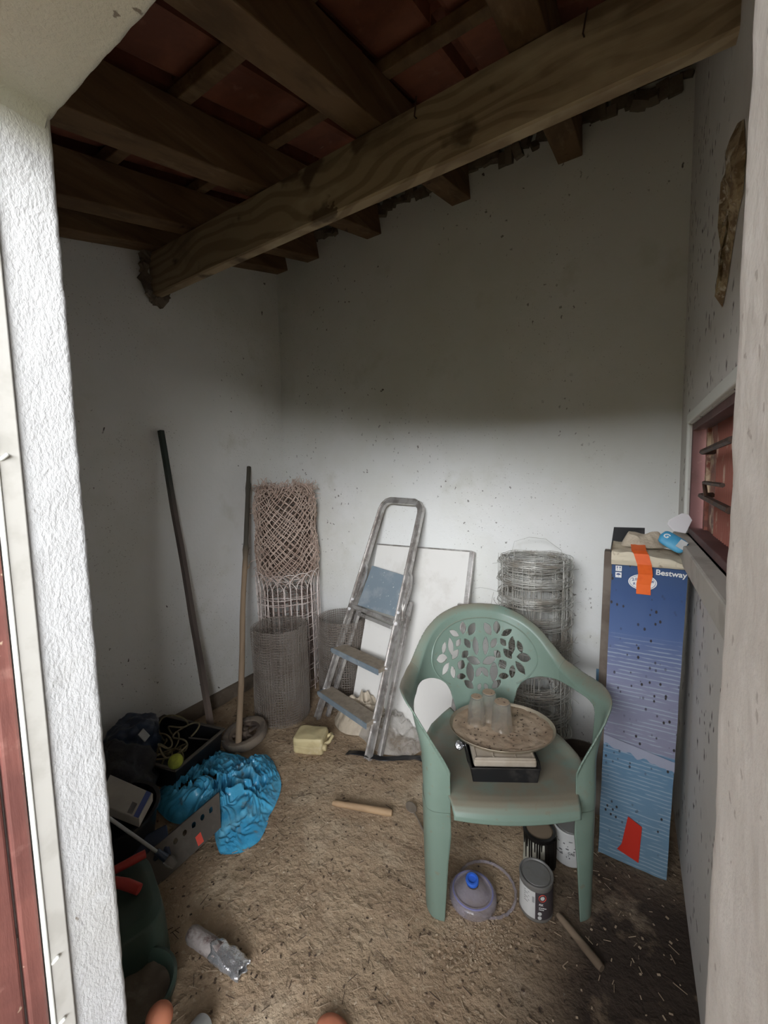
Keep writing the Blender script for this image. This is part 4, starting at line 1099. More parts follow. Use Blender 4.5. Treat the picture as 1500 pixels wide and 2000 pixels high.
# ------------------------------------------------------------------ tall blue carton with things on it
bx = thing('pool_carton', 'tall faded blue printed carton standing upright beside the right wall', 'box', (.04, 1.58, 0))
g = MB()
ZT = 1.095
def face(u, v):
    x0 = -.068+.022*v; x1 = .140+.022*v
    return Vector((x0+(x1-x0)*u+.002*noise.noise(Vector((v*9, u*3, 0))), 1.577-.020*v+.003*noise.noise(Vector((u*5, v*7, 3))), .004+ZT*v-(0 if v > .05 else .008*u)))
g.grid(face, 20, 90)
def wrap(c1, c2, nrm_off):
    pass
dep = .16
b4 = [(-.068, 1.578, .004), (.140, 1.578, .004), (.140, 1.578+dep, .004), (-.068, 1.578+dep, .004)]
t4 = [(-.046, 1.558, ZT), (.162, 1.558, ZT), (.162, 1.558+dep, ZT), (-.046, 1.558+dep, ZT)]
n0 = len(g.v); g.add(b4+t4, [(3, 2, 1, 0), (4, 5, 6, 7), (1, 2, 6, 5), (2, 3, 7, 6), (3, 0, 4, 7)])
obj('carton_body', g, M_boxprint, bx, smooth=False)
g = MB(); random.seed(21)
def flap(u, v):
    y = 1.552+(dep+.0)*v if True else 0; z = ZT+.052-.030*u*u-.012*(1-v)+.006*noise.noise(Vector((u*6, v*6, 4))); return Vector((-.048+.214*u, y-.004, z))
g.grid(flap, 24, 12)
def flapf(u, v):
    zt = ZT+.052-.030*u*u-.012+.006*noise.noise(Vector((u*6, 0, 4))); z = ZT-.004+(zt-ZT+.004)*v
    return Vector((-.048+.214*u, 1.548-.006*math.sin(PI*v)+.004*noise.noise(Vector((u*9, v*4, 7))), z))
g.grid(flapf, 24, 8)
for s, uu in ((0, 0), (1, 1)):
    g.grid(lambda u, v: Vector((-.048+.214*uu, 1.548+dep*u, ZT-.004+(.056-.030*uu)*v)), 4, 2)
obj('crushed_lid', g, M_creamcard, bx, smooth=True, ang=30, label='crushed cream cardboard lid')
def facept(u, z, off=.002):
    v = (z-.004)/ZT; p = face(u, v); return Vector((p.x, 1.577-.020*v-.0035-off, z))
def tape(name, pts, wd, mt, lab):
    g = MB(); vs = []
    for p, wv in pts: vs += [Vector(p)-Vector((wv/2, 0, 0)), Vector(p)+Vector((wv/2, 0, 0))]
    g.add(vs, [(2*i, 2*i+1, 2*i+3, 2*i+2) for i in range(len(pts)-1)]); return obj(name, g, mt, bx, solid=.001, label=lab)
tape('tape_strip', [((.028, 1.62, ZT+.056), .042), ((.030, 1.56, ZT+.045), .042), ((.036, 1.5405, ZT+.038), .041), ((.046, 1.539, ZT+.004), .040), ((.050, 1.5495, ZT-.03), .040), (facept(.445, ZT-.065), .040), (facept(.45, ZT-.098), .040)], .04, M_orange, 'bright orange tape over the lid')
g = MB(); q = [facept(.34, .075), facept(.42, .19), facept(.62, .168), facept(.60, .028), facept(.28, .05)]
g.add([q[4], q[3], q[2], q[1], q[0]], [(0, 1, 2, 3, 4)]); obj('tape_strip', g, M_redtape, bx, solid=.001, label='red tape patch near the bottom')
# torn strip across the print
g = MB(); 
def torn(u, v):
    z = .452-.035*u+(.022 if v > .5 else (-.012+.012*noise.noise(Vector((u*9, 0, 3)))*1.6)); return facept(u, z, .0015+.003*(1-v))
g.grid(torn, 30, 1); obj('torn_paper', g, mat('torn_pale_paper', (.33, .35, .44), .8), bx, label='torn pale paper edge')
# printed marks
FM = Matrix.Translation((0, 0, 0))
def face_m(u, z, sc=1, rz=0):
    p = facept(u, z, .0012); M4 = Matrix(((1, 0, 0, p.x), (0, 0, -1, p.y), (0, 1, 0, p.z), (0, 0, 0, 1)))
    return M4 @ Matrix.Rotation(R(rz), 4, 'Z')
L3 = Matrix.Translation(-Vector(bx.location))
text_mesh('Bestway', .0245, L3 @ face_m(.595, ZT-.028, rz=-2), M_white, 'lettering', bx, ext=.0004)
g = MB(); p = facept(.43, ZT-.058, .0008)
g.add([(p.x+.040*math.cos(2*PI*k/40), p.y, p.z+.026*math.sin(2*PI*k/40)) for k in range(40)], [tuple(range(40))])
o = obj('emblem', g, M_white, bx, label='white oval printed emblem')
g = MB(); g.tube([(p.x+.036*math.cos(2*PI*k/40), p.y-.0006, p.z+.0225*math.sin(2*PI*k/40)) for k in range(40)], .0007, 4, closed=True)
obj('emblem_ring', g, M_blueprint, bx)
text_mesh('2.0', .012, L3 @ face_m(.29, ZT-.056, rz=14), M_blueprint, 'lettering', bx, ext=.0003, italic=True)
text_mesh('9.', .012, L3 @ face_m(.30, ZT-.069, rz=0), M_blueprint, 'lettering', bx, ext=.0003, italic=True)
text_mesh('ft', .011, L3 @ face_m(.545, ZT-.056, rz=-12), M_blueprint, 'lettering', bx, ext=.0003, italic=True)
for dz, kind in ((-.018, 0), (-.040, 1)):
    p = facept(.10, ZT+dz, .0008); g = MB(); g.box(p, (.018, .0006, .018)); sy = obj('handling_symbol', g, M_white, bx)
    g = MB()
    if kind: g.add([(p.x+.0065*math.cos(a), p.y-.0008, p.z+.0055*math.sin(a)) for a in [PI*k/10 for k in range(11)]], [tuple(range(11))]); g.box((p.x, p.y-.0008, p.z-.002), (.0008, .0003, .009))
    else:
        for d in (-.004, .004): g.box((p.x+d, p.y-.0008, p.z), (.0012, .0003, .011)); g.add([(p.x+d-.003, p.y-.0008, p.z+.003), (p.x+d+.003, p.y-.0008, p.z+.003), (p.x+d, p.y-.0008, p.z+.0075)], [(0, 1, 2)])
    obj('symbol_ink', g, M_blueprint, sy, local=False)
# brown carton sheet standing behind
t = thing('cardboard_sheet', 'brown and blue cardboard panel standing behind the tall blue carton', 'cardboard', (.03, 1.78, 0))
g = MB(); g.hexa([(-.100, 1.76, .002), (.13, 1.76, .002), (.13, 1.82, .002), (-.100, 1.82, .002)], [(-.078, 1.745, 1.10), (.15, 1.745, 1.10), (.15, 1.80, 1.10), (-.078, 1.80, 1.10)]); obj('panel', g, M_brcard, t, bevel=.002)
g = MB(); g.box((-.03, 1.760, .42), (.135, .004, .40)); obj('printed_area', g, mat('faded_blue_print', (.09, .17, .25), .7), t, label='faded blue print')
# dark folded thing, bag, packet, white paper on top
t = thing('cardboard_flap', 'black card flap sticking up behind the left corner of the tall carton', 'card', (-.03, 1.72, 1.15))
g = MB(); g.hexa([(-.058, 1.725, 1.10), (.05, 1.735, 1.10), (.05, 1.742, 1.10), (-.058, 1.732, 1.10)], [(-.048, 1.73, 1.195), (.05, 1.742, 1.195), (.05, 1.748, 1.195), (-.048, 1.737, 1.195)]); obj('flap', g, M_black, t)
crumple('crumpled_bag', (.045, 1.66, ZT+.045), .072, .05, .075, M_bagclear, 5.5, 'crumpled beige plastic bag on top of the tall blue carton', 'bag', fr=3.2, amp=.45)
pk = thing('paper_packet', 'small light blue printed packet leaning on the sill end above the carton', 'packet', (.122, 1.575, ZT+.078))
g = MB(); pm = rotm(58, 0, 12) @ rotm(0, 0, -38)
def pkf(u, v): 
    a = 2*PI*u; k = math.sqrt(max(0, 1-(2*v-1)**6)); return pm @ Vector((.041*(2*v-1), .026*k*math.cos(a), .012*k*math.sin(a)))
g.grid(pkf, 28, 16); obj('packet_body', g, M_packet, pk, local=True, smooth=True, ang=0)
g = MB(); g.hexa([pm @ Vector(p) for p in ((.012, -.014, .0112), (.034, -.014, .0112), (.034, .016, .0112), (.012, .016, .0112))], [pm @ Vector(p) for p in ((.012, -.014, .0132), (.034, -.014, .0132), (.034, .016, .0132), (.012, .016, .0132))])
obj('packet_label', g, M_canlab, pk, local=True, label='white paper label on blue packet')
text_mesh('G', .022, pm.to_4x4() @ Matrix.Translation((-.034, -.006, .0120)), M_white, 'lettering', pk, ext=.0012, italic=True)
g = MB(); q = Vector((.150, 1.72, 1.225)); M3 = rotm(70, 25, 20)
g.prism([(-.036, -.03), (-.010, -.044), (.028, -.034), (.034, .02), (.018, .034), (-.004, .030), (-.036, -.012)], lambda x, y, h: q+M3 @ Vector((x, y, h)), .006)
tag(obj('paper_sheet', g, M_whitepaper, origin=tuple(q), bevel=.002), 'white folded paper propped between the window sill and the blue packet', 'paper')

# ------------------------------------------------------------------ cans and floor things near the chair
def can(c, r_, h, mt_body, lab, name='paint_can'):
    t = thing(name, lab, 'paint can', (c[0], c[1], 0), group='paint cans under the chair'); g = MB()
    g.lathe([(r_*.97, 0), (r_, .003), (r_, .006), (r_*.975, .010), (r_*.975, h-.012), (r_, h-.008), (r_*1.01, h-.003), (r_*1.0, h), (r_*.93, h)], c=(c[0], c[1], .002), n=48); obj('can_body', g, mt_body, t, smooth=True)
    g = MB(); g.lathe([(r_*.94, h), (r_*.90, h-.005), (r_*.84, h-.006), (r_*.80, h-.002), (.0005, h-.002)], c=(c[0], c[1], .002), n=48, capb=False); return t, g
c1 = (-.228, 1.264)
t, g = can(c1, .052, .120, M_can, 'grey and charcoal labelled paint can, nearest one under the chair'); obj('lid', g, M_can, t, smooth=True)
def arcpatch(c, r_, a0, a1, z0_, z1_, n=14, tilt=0):
    g = MB(); g.grid(lambda u, v: (c[0]+r_*math.cos(R(a0+(a1-a0)*u)), c[1]+r_*math.sin(R(a0+(a1-a0)*u)), z0_+(z1_-z0_)*v), n, 2); return g
va = math.degrees(math.atan2(-c1[1], -c1[0]))   # direction to viewer
obj('paper_label', arcpatch(c1, .0514, va-75, va-2, .014, .104), M_canlab, t, label='white label half')
obj('dark_label', arcpatch(c1, .0516, va-2, va+95, .014, .104), M_canlab2, t, label='charcoal label half')
def on_can(c, r_, a, z, txt, size, mt, par):
    a = R(a); M4 = Matrix(((-math.sin(a), 0, math.cos(a), c[0]+(r_+.0006)*math.cos(a)), (math.cos(a), 0, math.sin(a), c[1]+(r_+.0006)*math.sin(a)), (0, 1, 0, z), (0, 0, 0, 1)))
    return text_mesh(txt, size, Matrix.Translation(-Vector(par.location)) @ M4, mt, 'lettering', par, ext=.0003)
def can_disc(c, r_, a, z, rr_, mt, par, nm, ringonly=False):
    g = MB(); pts = []
    for k in range(24):
        q = 2*PI*k/24; aa = R(a)+rr_*math.cos(q)/r_; pts.append((c[0]+(r_+.0008)*math.cos(aa), c[1]+(r_+.0008)*math.sin(aa), z+rr_*math.sin(q)))
    if ringonly: g.tube(pts, .0009, 4, closed=True)
    else: g.add(pts, [tuple(range(24))])
    return obj(nm, g, mt, par)
can_disc(c1, .0516, va+22, .088, .011, M_redsticker, t, 'red_ring', True)
can_disc(c1, .0516, va+22, .088, .0065, M_canlab, t, 'round_emblem')
on_can(c1, .0518, va+10, .064, 'FIX', .0085, M_white, t)
on_can(c1, .0518, va+10, .055, 'all surfaces', .005, M_white, t); on_can(c1, .0518, va+10, .049, 'interior', .005, M_white, t)
can_disc(c1, .0518, va+13, .036, .006, M_canlab, t, 'round_mark'); can_disc(c1, .0518, va+13, .022, .006, M_canlab, t, 'round_mark')
g = MB()
for k in range(6):
    for j in range(1): 
        a0 = va-34; z = .094-.007*k; g.add([(c1[0]+.0520*math.cos(R(a0+d)), c1[1]+.0520*math.sin(R(a0+d)), zz) for d, zz in ((-8, z), (12-(k % 2)*5, z), (12-(k % 2)*5, z+.002), (-8, z+.002))], [(0, 1, 2, 3)])
for k in range(6): g.add([(c1[0]+.0520*math.cos(R(va-12+d)), c1[1]+.0520*math.sin(R(va-12+d)), zz) for d, zz in ((k*1.3, .068), (k*1.3+.7, .068), (k*1.3+.7, .088), (k*1.3, .088))], [(0, 1, 2, 3)])
obj('label_print', g, M_print, t)
c2 = (-.250, 1.432)
t, g = can(c2, .054, .125, M_canlab3, 'cream paint can streaked with black drips, behind the nearest can'); obj('lid', g, mat('dusty_brown_lid', (.22, .165, .11), .8), t, smooth=True, label='dusty brown lid')
g = MB(); random.seed(31); g.lathe([(.0545, .112), (.056, .120), (.0555, .127), (.047, .1285), (.0465, .124)], c=(c2[0], c2[1], .002), n=40, capb=False)
va = math.degrees(math.atan2(-c2[1], -c2[0]))
for k in range(16):
    a = R(va-60+k*9+random.uniform(-3, 3)); ln = random.uniform(.03, .11) if k < 10 else .11; g.tube([(c2[0]+.0545*math.cos(a), c2[1]+.0545*math.sin(a), z) for z in (.122, .122-ln*.5, .122-ln)], [.0035, .0028, .0018] if k < 10 else [.007, .007, .005], 6)
obj('paint_drips', g, M_tar, t, smooth=True)
on_can(c2, .0542, va+8, .052, 'PIN', .013, M_print, t)
c3 = (-.160, 1.515)
t, g = can(c3, .056, .125, M_canlab, 'white paint can with grey lid, farthest of the three by the right chair leg'); obj('lid', g, M_can, t, smooth=True)
va = math.degrees(math.atan2(-c3[1], -c3[0])); on_can(c3, .0562, va-3, .052, 'CAS', .012, M_print, t)
g = MB()
for k in range(22):
    a = R(va+random.uniform(-55, 30)); z = random.uniform(.03, .10); g.box((c3[0]+.0562*math.cos(a), c3[1]+.0562*math.sin(a), z), (random.uniform(.002, .010), .001, random.uniform(.001, .004)), rotm(z=math.degrees(a)+90))
obj('label_print', g, M_print, t)

t = thing('plastic_jug', 'round clear plastic jug lid with blue cap on the floor under the chair', 'jug', (-.412, 1.185, 0))
c = (-.412, 1.185, .003)
g = MB(); g.lathe([(.072, 0), (.076, .006), (.076, .020), (.070, .030), (.060, .034), (.056, .030), (.048, .033), (.034, .046), (.020, .052), (.019, .052)], c=c, n=48, capb=False); obj('jug_body', g, M_lilac, t, smooth=True, solid=.0015)
g = MB(); g.tube([(c[0]+.064*math.cos(2*PI*k/40), c[1]+.064*math.sin(2*PI*k/40), .034) for k in range(40)], .003, 6, closed=True); obj('rim_ring', g, mat('blue_violet_rim', (.22, .22, .42), .3), t, smooth=True)
g = MB(); g.lathe([(.0215, .0), (.0215, .010), (.020, .012), (.014, .012), (.013, .006), (.0005, .006)], c=(c[0]-.006, c[1]+.012, .050), n=28, rot=rotm(8, 0, 0)); obj('cap', g, M_bluecap, t, smooth=True, label='bright blue screw cap')
g = MB(); cc = at(950, 1735, z=.004); g.tube([(cc[0]+(.095+.003*math.sin(3*k))*math.cos(2*PI*k/46), cc[1]+.095*math.sin(2*PI*k/46), .006) for k in range(-14, 24)], .0045, 8)
tag(obj('plastic_hoop', g, M_lilac, smooth=True), 'thin clear lilac plastic hoop lying half under the jug', 'hoop')

def stick(name, a, b_, r0, r1, mt, lab, cat, n=10):
    g = MB(); a, b_ = Vector(a), Vector(b_); c = (a+b_)/2
    pts = [a.lerp(b_, k/12)+Vector((0, 0, .0)) for k in range(13)]; rs = [(r0+(r1-r0)*k/12)*(1+.05*noise.noise(Vector((k*.7, r0*99, 0)))) for k in range(13)]
    rs[0] *= .8; rs[-1] *= .8
    g.tube(pts, rs, n); return tag(obj(name, g, mt, origin=tuple(c), smooth=True), lab, cat)
stick('wooden_dowel', at(650, 1568, z=.016), at(766, 1588, z=.016), .0115, .015, M_stick, 'short pale turned wooden tool handle lying in the middle of the floor', 'handle')
stick('wooden_stick', at(1090, 1786, z=.012), at(1176, 1892, z=.012), .010, .0125, M_stick2, 'weathered wooden stick on the floor beside the right front chair leg', 'stick')
t = thing('spoon', 'dull metal spoon lying left of the chair front leg', 'spoon', (-.78, 1.40, 0)); g = MB()
p0 = Vector(at(803, 1578, z=.008)); p1 = Vector(at(824, 1618, z=.008)); ax = (p1-p0).normalized(); sd = Vector((-ax.y, ax.x, 0))
g.grid(lambda u, v: p0+ax*.032*math.cos(2*PI*u)*v+sd*.021*math.sin(2*PI*u)*v+Vector((0, 0, .006*v*v-.002)), 28, 6); obj('bowl', g, M_spoon, t, smooth=True, solid=.0015)
g = MB(); g.tube([p0+ax*.028+Vector((0, 0, .004)), p0+ax*.06+Vector((0, 0, .009)), p0+ax*.10+Vector((0, 0, .004)), p0+ax*.15+Vector((0, 0, .003))], [.0028, .0025, .004, .005], 8); obj('handle', g, M_spoon, t, smooth=True)
# mottled padded tube with silver wrapped end
ta, tb = Vector(at(372, 1822, z=.024)), Vector(at(470, 1888, z=.024)); ax = (tb-ta).normalized()
t = thing('paint_roller_sleeve', 'mottled grey padded roll with torn silver wrapper on the earth floor', 'roll', tuple(((ta+tb)/2).xy.to_3d()))
g = MB(); g.tube([ta.lerp(tb, k/10*.62) for k in range(11)], [.019]+[.024*(1+.05*noise.noise(Vector((k*.8, 0, 0)))) for k in range(10)], 16); obj('padded_roll', g, M_hairy, t, smooth=True)
g = MB()
def wf(u, v):
    s = .50+.55*v; p = ta.lerp(tb, s); sd = Vector((-ax.y, ax.x, 0)); a = 2*PI*u; r_ = .026*(1-.1*v)+.006*noise.noise(Vector((math.cos(a)*2, math.sin(a)*2, v*5)))
    fl = 1-.65*v; q = p+sd*r_*math.cos(a)*(1+.25*v)+Vector((0, 0, r_*math.sin(a)*fl-.006*v))+ax*.014*noise.noise(Vector((math.cos(a)*2, math.sin(a)*2, 7)))
    q.z = max(q.z, .004); return q
g.grid(wf, 30, 14); obj('foil_wrapper', g, M_silver, t, smooth=True, ang=0, solid=.001, label='crumpled silver foil wrapper')
# terracotta piece near bottom edge
g = MB(); c = at(652, 2026, z=.0)
g.lathe([(.040, 0), (.043, .012), (.036, .022), (.020, .027), (.0005, .028)], c=(c[0], c[1], .001), n=28, sx=1.15, sy=.8)
tag(obj('terracotta_shard', g, M_terra, origin=(c[0], c[1], 0), smooth=True), 'orange terracotta piece half buried at the bottom edge of the floor', 'terracotta')

# ------------------------------------------------------------------ blue bag
outl = [(540, 1500), (541, 1560), (525, 1590), (505, 1640), (470, 1662), (430, 1664), (385, 1650), (400, 1622), (420, 1600), (360, 1606), (318, 1590), (303, 1560), (318, 1530), (360, 1498), (400, 1478), (428, 1462), (452, 1470), (490, 1482), (520, 1470)]
bc = Vector(at(430, 1560, z=.03)); angs = []; rads = []
for px_, py_ in outl:
    q = Vector(at(px_, py_, z=.015)); d = q-bc; angs.append(math.atan2(d.y, d.x) % (2*PI)); rads.append(math.hypot(d.x, d.y))
od = np.argsort(angs); angs = np.array(angs)[od]; rads = np.array(rads)[od]
angs = np.concatenate([angs[-1:]-2*PI, angs, angs[:1]+2*PI]); rads = np.concatenate([rads[-1:], rads, rads[:1]])
t = thing('plastic_sack', 'crumpled bright blue plastic sack lying open on the floor', 'bag', (bc.x, bc.y, .002))
g = MB()
def bagf(u, v):
    a = 2*PI*u; k = float(np.interp(a, angs, rads)); r_ = v*k; x = r_*math.cos(a); y = r_*math.sin(a)
    q = Vector((x*9, y*9, 3)); wq = Vector((noise.noise(q), noise.noise(q+Vector((7, 3, 1))), 0))*.9
    q2 = Vector((x*12+y*6, y*22, 1))+wq*2.0; rid = 1-abs(noise.noise(q2))*2.4; rid2 = 1-abs(noise.noise(q2*2.3))*2.4
    z = .105*(1-v**2.6)*(.45+.35*(.5+noise.noise(q*.6))+.30*rid+.14*rid2)+.006*max(rid2, 0)
    z *= .62 if x > .08 else 1
    return Vector((x, y, max(z, .004)))
hc = Vector(at(388, 1532, z=.06))-bc
def hole(u, v):
    a = 2*PI*u; k = float(np.interp(a, angs, rads)); x = v*k*math.cos(a); y = v*k*math.sin(a); dx, dy = x-hc.x, y-hc.y
    p = dx*.80+dy*.60; q = -dx*.60+dy*.80; return (p/.085)**2+(q/.026)**2 < 1
g.grid(bagf, 260, 110, skip=hole); obj('sack_skin', g, M_bag, t, local=True, smooth=True, ang=0)
g = MB(); M3 = rotm(0, 0, 37); g.box(Vector((bc.x+hc.x, bc.y+hc.y, .022)), (.14, .035, .028), M3)
tag(obj('wood_offcut', g, mat('rusty_brown_wood', (.12, .045, .025), .8), origin=(bc.x+hc.x, bc.y+hc.y, .022), bevel=.003), 'rusty brown piece showing through the hole of the blue sack', 'wood')

# ------------------------------------------------------------------ dark heap at lower left
# black crate with rope and ball
t = thing('storage_crate', 'low black plastic crate against the left wall holding tangled cord', 'crate', (-1.93, 1.06, 0), R(12))
g = MB(); rbox_prof(g, .20, .15, .002, .125, .92, .005); obj('crate_body', g, M_black, t, local=True, bevel=.002)
g = MB()
for s in (-1, 1): g.box((0, s*.153, .122), (.42, .016, .010)); g.box((s*.203, 0, .122), (.016, .31, .010))
obj('crate_rim', g, M_brgrey, t, local=True, bevel=.003)
g = MB(); random.seed(17); p = Vector((-1.93, 1.06, .10)); pts = []
for k in range(260):
    a = k*.35; c0 = Vector((-1.92+.10*math.sin(k*.031), 1.06+.08*math.cos(k*.043), .115+.03*math.sin(k*.09)))
    rr_ = .05+.035*math.sin(k*.13); pts.append(c0+Vector((rr_*math.cos(a*.6), rr_*math.sin(a*.6)*.8, .02*math.sin(a*.9))))
g.tube(pts, .0042, 6)
g.tube([(-1.80, 1.03, .14), (-1.76, 1.02, .17), (-1.74, 1.0, .13), (-1.745, .98, .06), (-1.75, .97, .01)], .002, 5)
tag(obj('cord_tangle', g, M_rope, smooth=True), 'tangle of dull olive cord piled in the black crate', 'cord')
g = MB(); random.seed(18)
q0 = at(343, 1487, z=.155)
g.lathe([(.031*math.sin(PI*k/16)+1e-4, -.031*math.cos(PI*k/16)) for k in range(17)], c=q0, n=28, capb=False)
tag(obj('tennis_ball', g, M_ball, origin=q0, smooth=True), 'yellow-green ball lying among the cord in the crate', 'ball')
t = thing('metal_rod', 'thin brown metal rod lying across the crate edge toward the wheel', 'rod', (-1.79, 1.25, .02))
g = MB(); g.tube([at(368, 1441, z=.10), at(440, 1448, z=.05)], .004, 6); obj('rod', g, M_brgrey, t)
def blob(name, c, rad, mt, seed, lab, cat, amp=.18, fr=6, parent=None):
    g = MB()
    def f(u, v):
        a = 2*PI*u; b_ = PI*v; n_ = Vector((math.sin(b_)*math.cos(a), math.sin(b_)*math.sin(a), -math.cos(b_)))
        k = 1+amp*noise.fractal(n_*fr*.3+Vector((seed, 0, 0)), 1, 2, 4); p = Vector((n_.x*rad[0]*k, n_.y*rad[1]*k, n_.z*rad[2]*k))
        return p
    g.grid(f, 60, 34); o = obj(name, g, mt, smooth=True, ang=0); o.location = c; return tag(o, lab, cat)
cc = at(253, 1452, x=-2.02)
blob('navy_bag', (-2.02, .935, .155), (.10, .125, .12), M_navy, 2, 'dark navy shiny bag slumped in the corner of the heap by the left wall', 'bag', .25)
g = MB(); q0 = at(281, 1436, x=-1.925); g.box(q0, (.006, .035, .05), rotm(20, -25, 10)); tag(obj('plastic_tag', g, M_pale, bevel=.002), 'small grey tag stuck on the navy bag', 'tag')
blob('dark_sack', (-1.88, .77, .13), (.20, .17, .13), M_char, 6, 'slumped charcoal cloth sack behind the grey and blue carton', 'sack', .3)
t = thing('plastic_tub', 'black plastic tub on the floor under the grey and blue carton', 'tub', (-1.60, .64, 0)); g = MB()
g.lathe([(.125, 0), (.150, .17), (.160, .172), (.160, .182), (.146, .180), (.122, .008), (.0005, .008)], c=(-1.62, .66, .002), n=44); obj('tub_body', g, M_black, t, smooth=True)
# carton with blue stripe, slightly tilted, on the tub
K = [Vector(at(215, 1512, z=.262)), Vector(at(299, 1549, z=.235)), Vector(at(272, 1600, z=.225)), Vector(at(190, 1568, z=.25))]
t = thing('small_carton', 'flat greyish white carton with a blue stripe lying on the dark heap', 'box', tuple(((K[0]+K[2])/2)))
nn_ = (K[1]-K[0]).cross(K[3]-K[0]).normalized(); nn_ = nn_ if nn_.z > 0 else -nn_
g = MB(); g.hexa([p-nn_*.035 for p in K], K); obj('carton_body', g, M_carton, t, bevel=.003)
def kp(a, b_, h): return K[0].lerp(K[1], a).lerp(K[3].lerp(K[2], a), b_)+nn_*h
g = MB(); g.hexa([kp(.86, .02, .0002), kp(.97, .02, .0002), kp(.97, .98, .0002), kp(.86, .98, .0002)], [kp(.86, .02, .001), kp(.97, .02, .001), kp(.97, .98, .001), kp(.86, .98, .001)]); obj('blue_stripe', g, M_bluestripe, t, label='dark blue printed stripe')
g = MB()
for k in range(9): g.hexa([kp(.70+.013*k, .55, .0002), kp(.706+.013*k, .55, .0002), kp(.706+.013*k, .95, .0002), kp(.70+.013*k, .95, .0002)], [kp(.70+.013*k, .55+.04*(k % 3), .001), kp(.706+.013*k, .55+.04*(k % 3), .001), kp(.706+.013*k, .95-.05*(k % 2), .001), kp(.70+.013*k, .95, .001)])
obj('label_print', g, M_print, t)
# perforated dark bar with red sticker
A0, A1 = Vector(at(428, 1548, z=.135)), Vector(at(262, 1690, z=.075))
ax = (A1-A0).normalized(); sd = (Vector(at(400, 1615, z=.06))-Vector(at(380, 1580, z=.12))); sd = (sd-ax*sd.dot(ax)).normalized(); nb = ax.cross(sd).normalized(); nb = nb if nb.z > 0 else -nb
t = thing('perforated_bar', 'dark perforated metal bar with a red sticker resting on the blue sack', 'metal bar', tuple((A0+A1)/2)); Lb = (A1-A0).length
def barhole(u, v):
    x = u*Lb; y = v*.105
    for k in range(9):
        if (x-.04-k*.037)**2+(y-.030)**2 < .0085**2: return True
    return x+ (.05-y)*1.0 < .02 and False
g = MB(); g.grid(lambda u, v: A0+ax*(u*Lb+(.05*(v)*(1-u)))+sd*(.105*v), 170, 44, skip=barhole); obj('web', g, M_brgrey, t, solid=.003)
g = MB(); g.grid(lambda u, v: A0+ax*(u*Lb)-nb*.03*v, 60, 4); g.grid(lambda u, v: A0+ax*(.05*(1-u)+u*Lb)+sd*.105-nb*.03*v, 60, 4); obj('flange', g, M_brgrey, t, solid=.003)
g = MB(); s0 = A0+ax*.115+sd*.066+nb*.0026; g.add([s0, s0+ax*.022+sd*.002, s0+ax*.026+sd*.034, s0+ax*.004+sd*.034], [(0, 1, 2, 3)]); obj('sticker', g, M_redsticker, t, solid=.0008, label='small red sticker')
# grey rod with clear end
ra, rb_ = Vector(at(212, 1597, z=.27)), Vector(at(318, 1672, z=.075)); rc = Vector(at(342, 1690, z=.04))
t = thing('spray_lance', 'thin grey rod with blue collar and clear plastic end', 'rod', tuple((ra+rb_)/2)); g = MB(); g.tube([ra, rb_], .0055, 10); obj('rod', g, M_pale, t, smooth=True)
g = MB(); g.tube([ra.lerp(rb_, .88), rb_.lerp(rc, .25)], [.010, .013], 12); obj('collar', g, M_navy, t, smooth=True)
g = MB(); g.tube([rb_.lerp(rc, .25), rb_.lerp(rc, .6), rc], [.013, .019, .012], 14); obj('nozzle', g, M_glass, t, smooth=True)
# navy slat under the rod
g = MB(); bar(g, Vector(at(235, 1690, z=.06)), Vector(at(330, 1640, z=.08)), .10, .02, Vector((.6, .8, 0)))
tag(obj('dark_board', g, M_navy, bevel=.004), 'dark navy flat board under the grey rod', 'board')
# green container with red handle
t = thing('watering_can', 'dark green plastic watering can lying by the doorway jamb', 'watering can', (-1.265, .515, 0), R(-18))
g = MB()
def gf(u, v):
    a = 2*PI*u; ex = .5; sgn = lambda q: (1 if q >= 0 else -1); pr = [(0, .003), (.98, .003), (1.02, .02), (.97, .12), (.90, .165), (.70, .175), (0, .175)]
    s = v*(len(pr)-1); i = min(int(s), len(pr)-2); f_ = s-i; k = pr[i][0]+(pr[i+1][0]-pr[i][0])*f_; z = pr[i][1]+(pr[i+1][1]-pr[i][1])*f_
    return Vector((.155*k*sgn(math.cos(a))*abs(math.cos(a))**ex, .108*k*sgn(math.sin(a))*abs(math.sin(a))**ex, z))
g.grid(gf, 60, 42); obj('can_body', g, M_dkgreen, t, local=True, smooth=True, ang=0)
g = MB(); g.tube([(.11, -.03, .16), (.17, -.04, .10), (.185, -.05, .03), (.19, -.055, .012)], [.022, .016, .012, .014], 12); obj('spout', g, M_dkgreen, t, local=True, smooth=True)
q0 = Vector(at(222, 1722, z=.20)); q1 = Vector(at(272, 1737, z=.19))
t = thing('hand_tool', 'tool with thick red handle grips lying on the dark green can', 'tool', tuple((q0+q1)/2))
g = MB(); g.tube([q0, q0.lerp(q1, .5)+Vector((0, 0, .004)), q1], [.013, .015, .014], 12); obj('handle', g, M_red, t, smooth=True)
g = MB(); g.tube([q0+Vector((-.05, .02, -.01)), q0+Vector((-.02, .07, .0)), q0+Vector((-.01, .10, .0))], [.012, .013, .012], 12); obj('handle', g, M_red, t, smooth=True)
g = MB(); g.tube([q0, q0+Vector((-.06, .02, -.01)), q0+Vector((-.12, .05, -.02))], [.008, .006, .003], 8); obj('blade', g, M_brgrey, t, smooth=True)
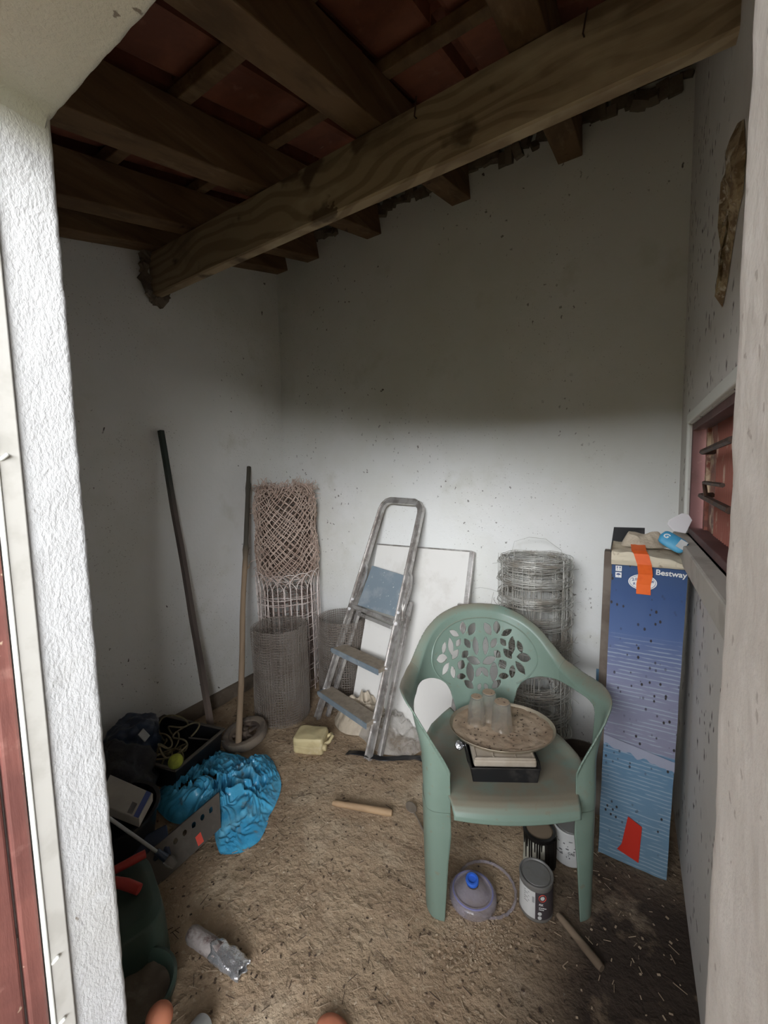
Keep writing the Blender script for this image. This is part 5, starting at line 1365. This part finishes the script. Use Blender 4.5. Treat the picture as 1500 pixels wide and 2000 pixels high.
# green planter with terracotta
t = thing('green_planter', 'round dark green planter with thick rim at the bottom left beside the jamb', 'planter', (-1.055, .447, 0)); c = (-1.055, .447, .002)
g = MB(); g.lathe([(.075, 0), (.086, .082), (.096, .086), (.098, .103), (.090, .107), (.083, .097), (.073, .03), (.0005, .03)], c=c, n=48); obj('planter_body', g, M_dkgreen, t, smooth=True)
g = MB(); g.grid(lambda u, v: Vector((c[0]+.082*v*math.cos(2*PI*u), c[1]+.082*v*math.sin(2*PI*u), .075+.010*noise.noise(Vector((v*3*math.cos(2*PI*u), v*3*math.sin(2*PI*u), 1))))), 36, 8); obj('soil', g, M_conc, t, smooth=True)
q0 = at(322, 1990, z=.105)
g = MB(); g.lathe([(.030*math.sin(PI*k/12)+1e-4, -.036*math.cos(PI*k/12)) for k in range(13)], c=(q0[0]-.018, q0[1]-.004, .098), n=24, rot=rotm(25, 15, 0), capb=False)
tag(obj('terracotta_lump', g, M_terra, smooth=True), 'rounded orange terracotta piece lying in the dark green planter', 'terracotta')
t = thing('plastic_cup', 'pale grey plastic cup lying against the green planter', 'cup', (-.875, .50, .03)); g = MB()
g.lathe([(.0005, -.045), (.026, -.045), (.034, .035), (.036, .036), (.0345, .042), (.031, .040), (.024, -.040)], c=(-.880, .485, .037), n=32, rot=rotm(70, 0, 20), capb=False); obj('cup_body', g, M_pale, t, smooth=True)

# ------------------------------------------------------------------ litter on the earth
def litter(name, n, mt, seed, lab, big=1.0, dens=None):
    random.seed(seed); g = MB(); k = 0
    while k < n:
        x = random.uniform(XL+.05, XR-.02); y = random.uniform(.36, 2.15)
        if dens and random.random() > dens(x, y): continue
        k += 1; kind = random.random(); z = .006*noise.fractal(Vector((x*3, y*3, 0)), 1, 2, 4)+.004
        if kind < .45: d = (random.uniform(.010, .035)*big, random.uniform(.0008, .0018), .0012)
        else: d = (random.uniform(.003, .010)*big, random.uniform(.002, .006)*big, .0012)
        g.box((x, y, z), d, rotm(random.uniform(-14, 14), random.uniform(-14, 14), random.uniform(0, 360)))
    return tag(obj(name, g, mt), lab, 'litter', kind='stuff')
litter('straw_litter', 1500, M_litter, 41, 'pale straw bits and chips scattered over the earth floor', dens=lambda x, y: .35+.65*(noise.noise(Vector((x*2, y*2, 5)))+.5)+(.5 if (x+.6)**2+(y-1.0)**2 < .1 else 0))
litter('dark_litter', 900, M_litter2, 42, 'dark twig and leaf crumbs scattered over the earth floor')
g = MB(); random.seed(43)
for k in range(420):
    a = random.gauss(0, 1); b_ = random.gauss(0, 1); q = at(935+a*38-b_*14, 1835+b_*40, z=0)
    if q[1] < .4: continue
    s = random.uniform(.002, .007); g.box((q[0], q[1], .005), (s, s*.7, s*.4), rotm(random.uniform(-25, 25), random.uniform(-25, 25), random.uniform(0, 180)))
tag(obj('wood_chips', g, M_litter, bevel=0), 'spill of pale wood chips and grit in front of the chair', 'wood chips', kind='stuff')
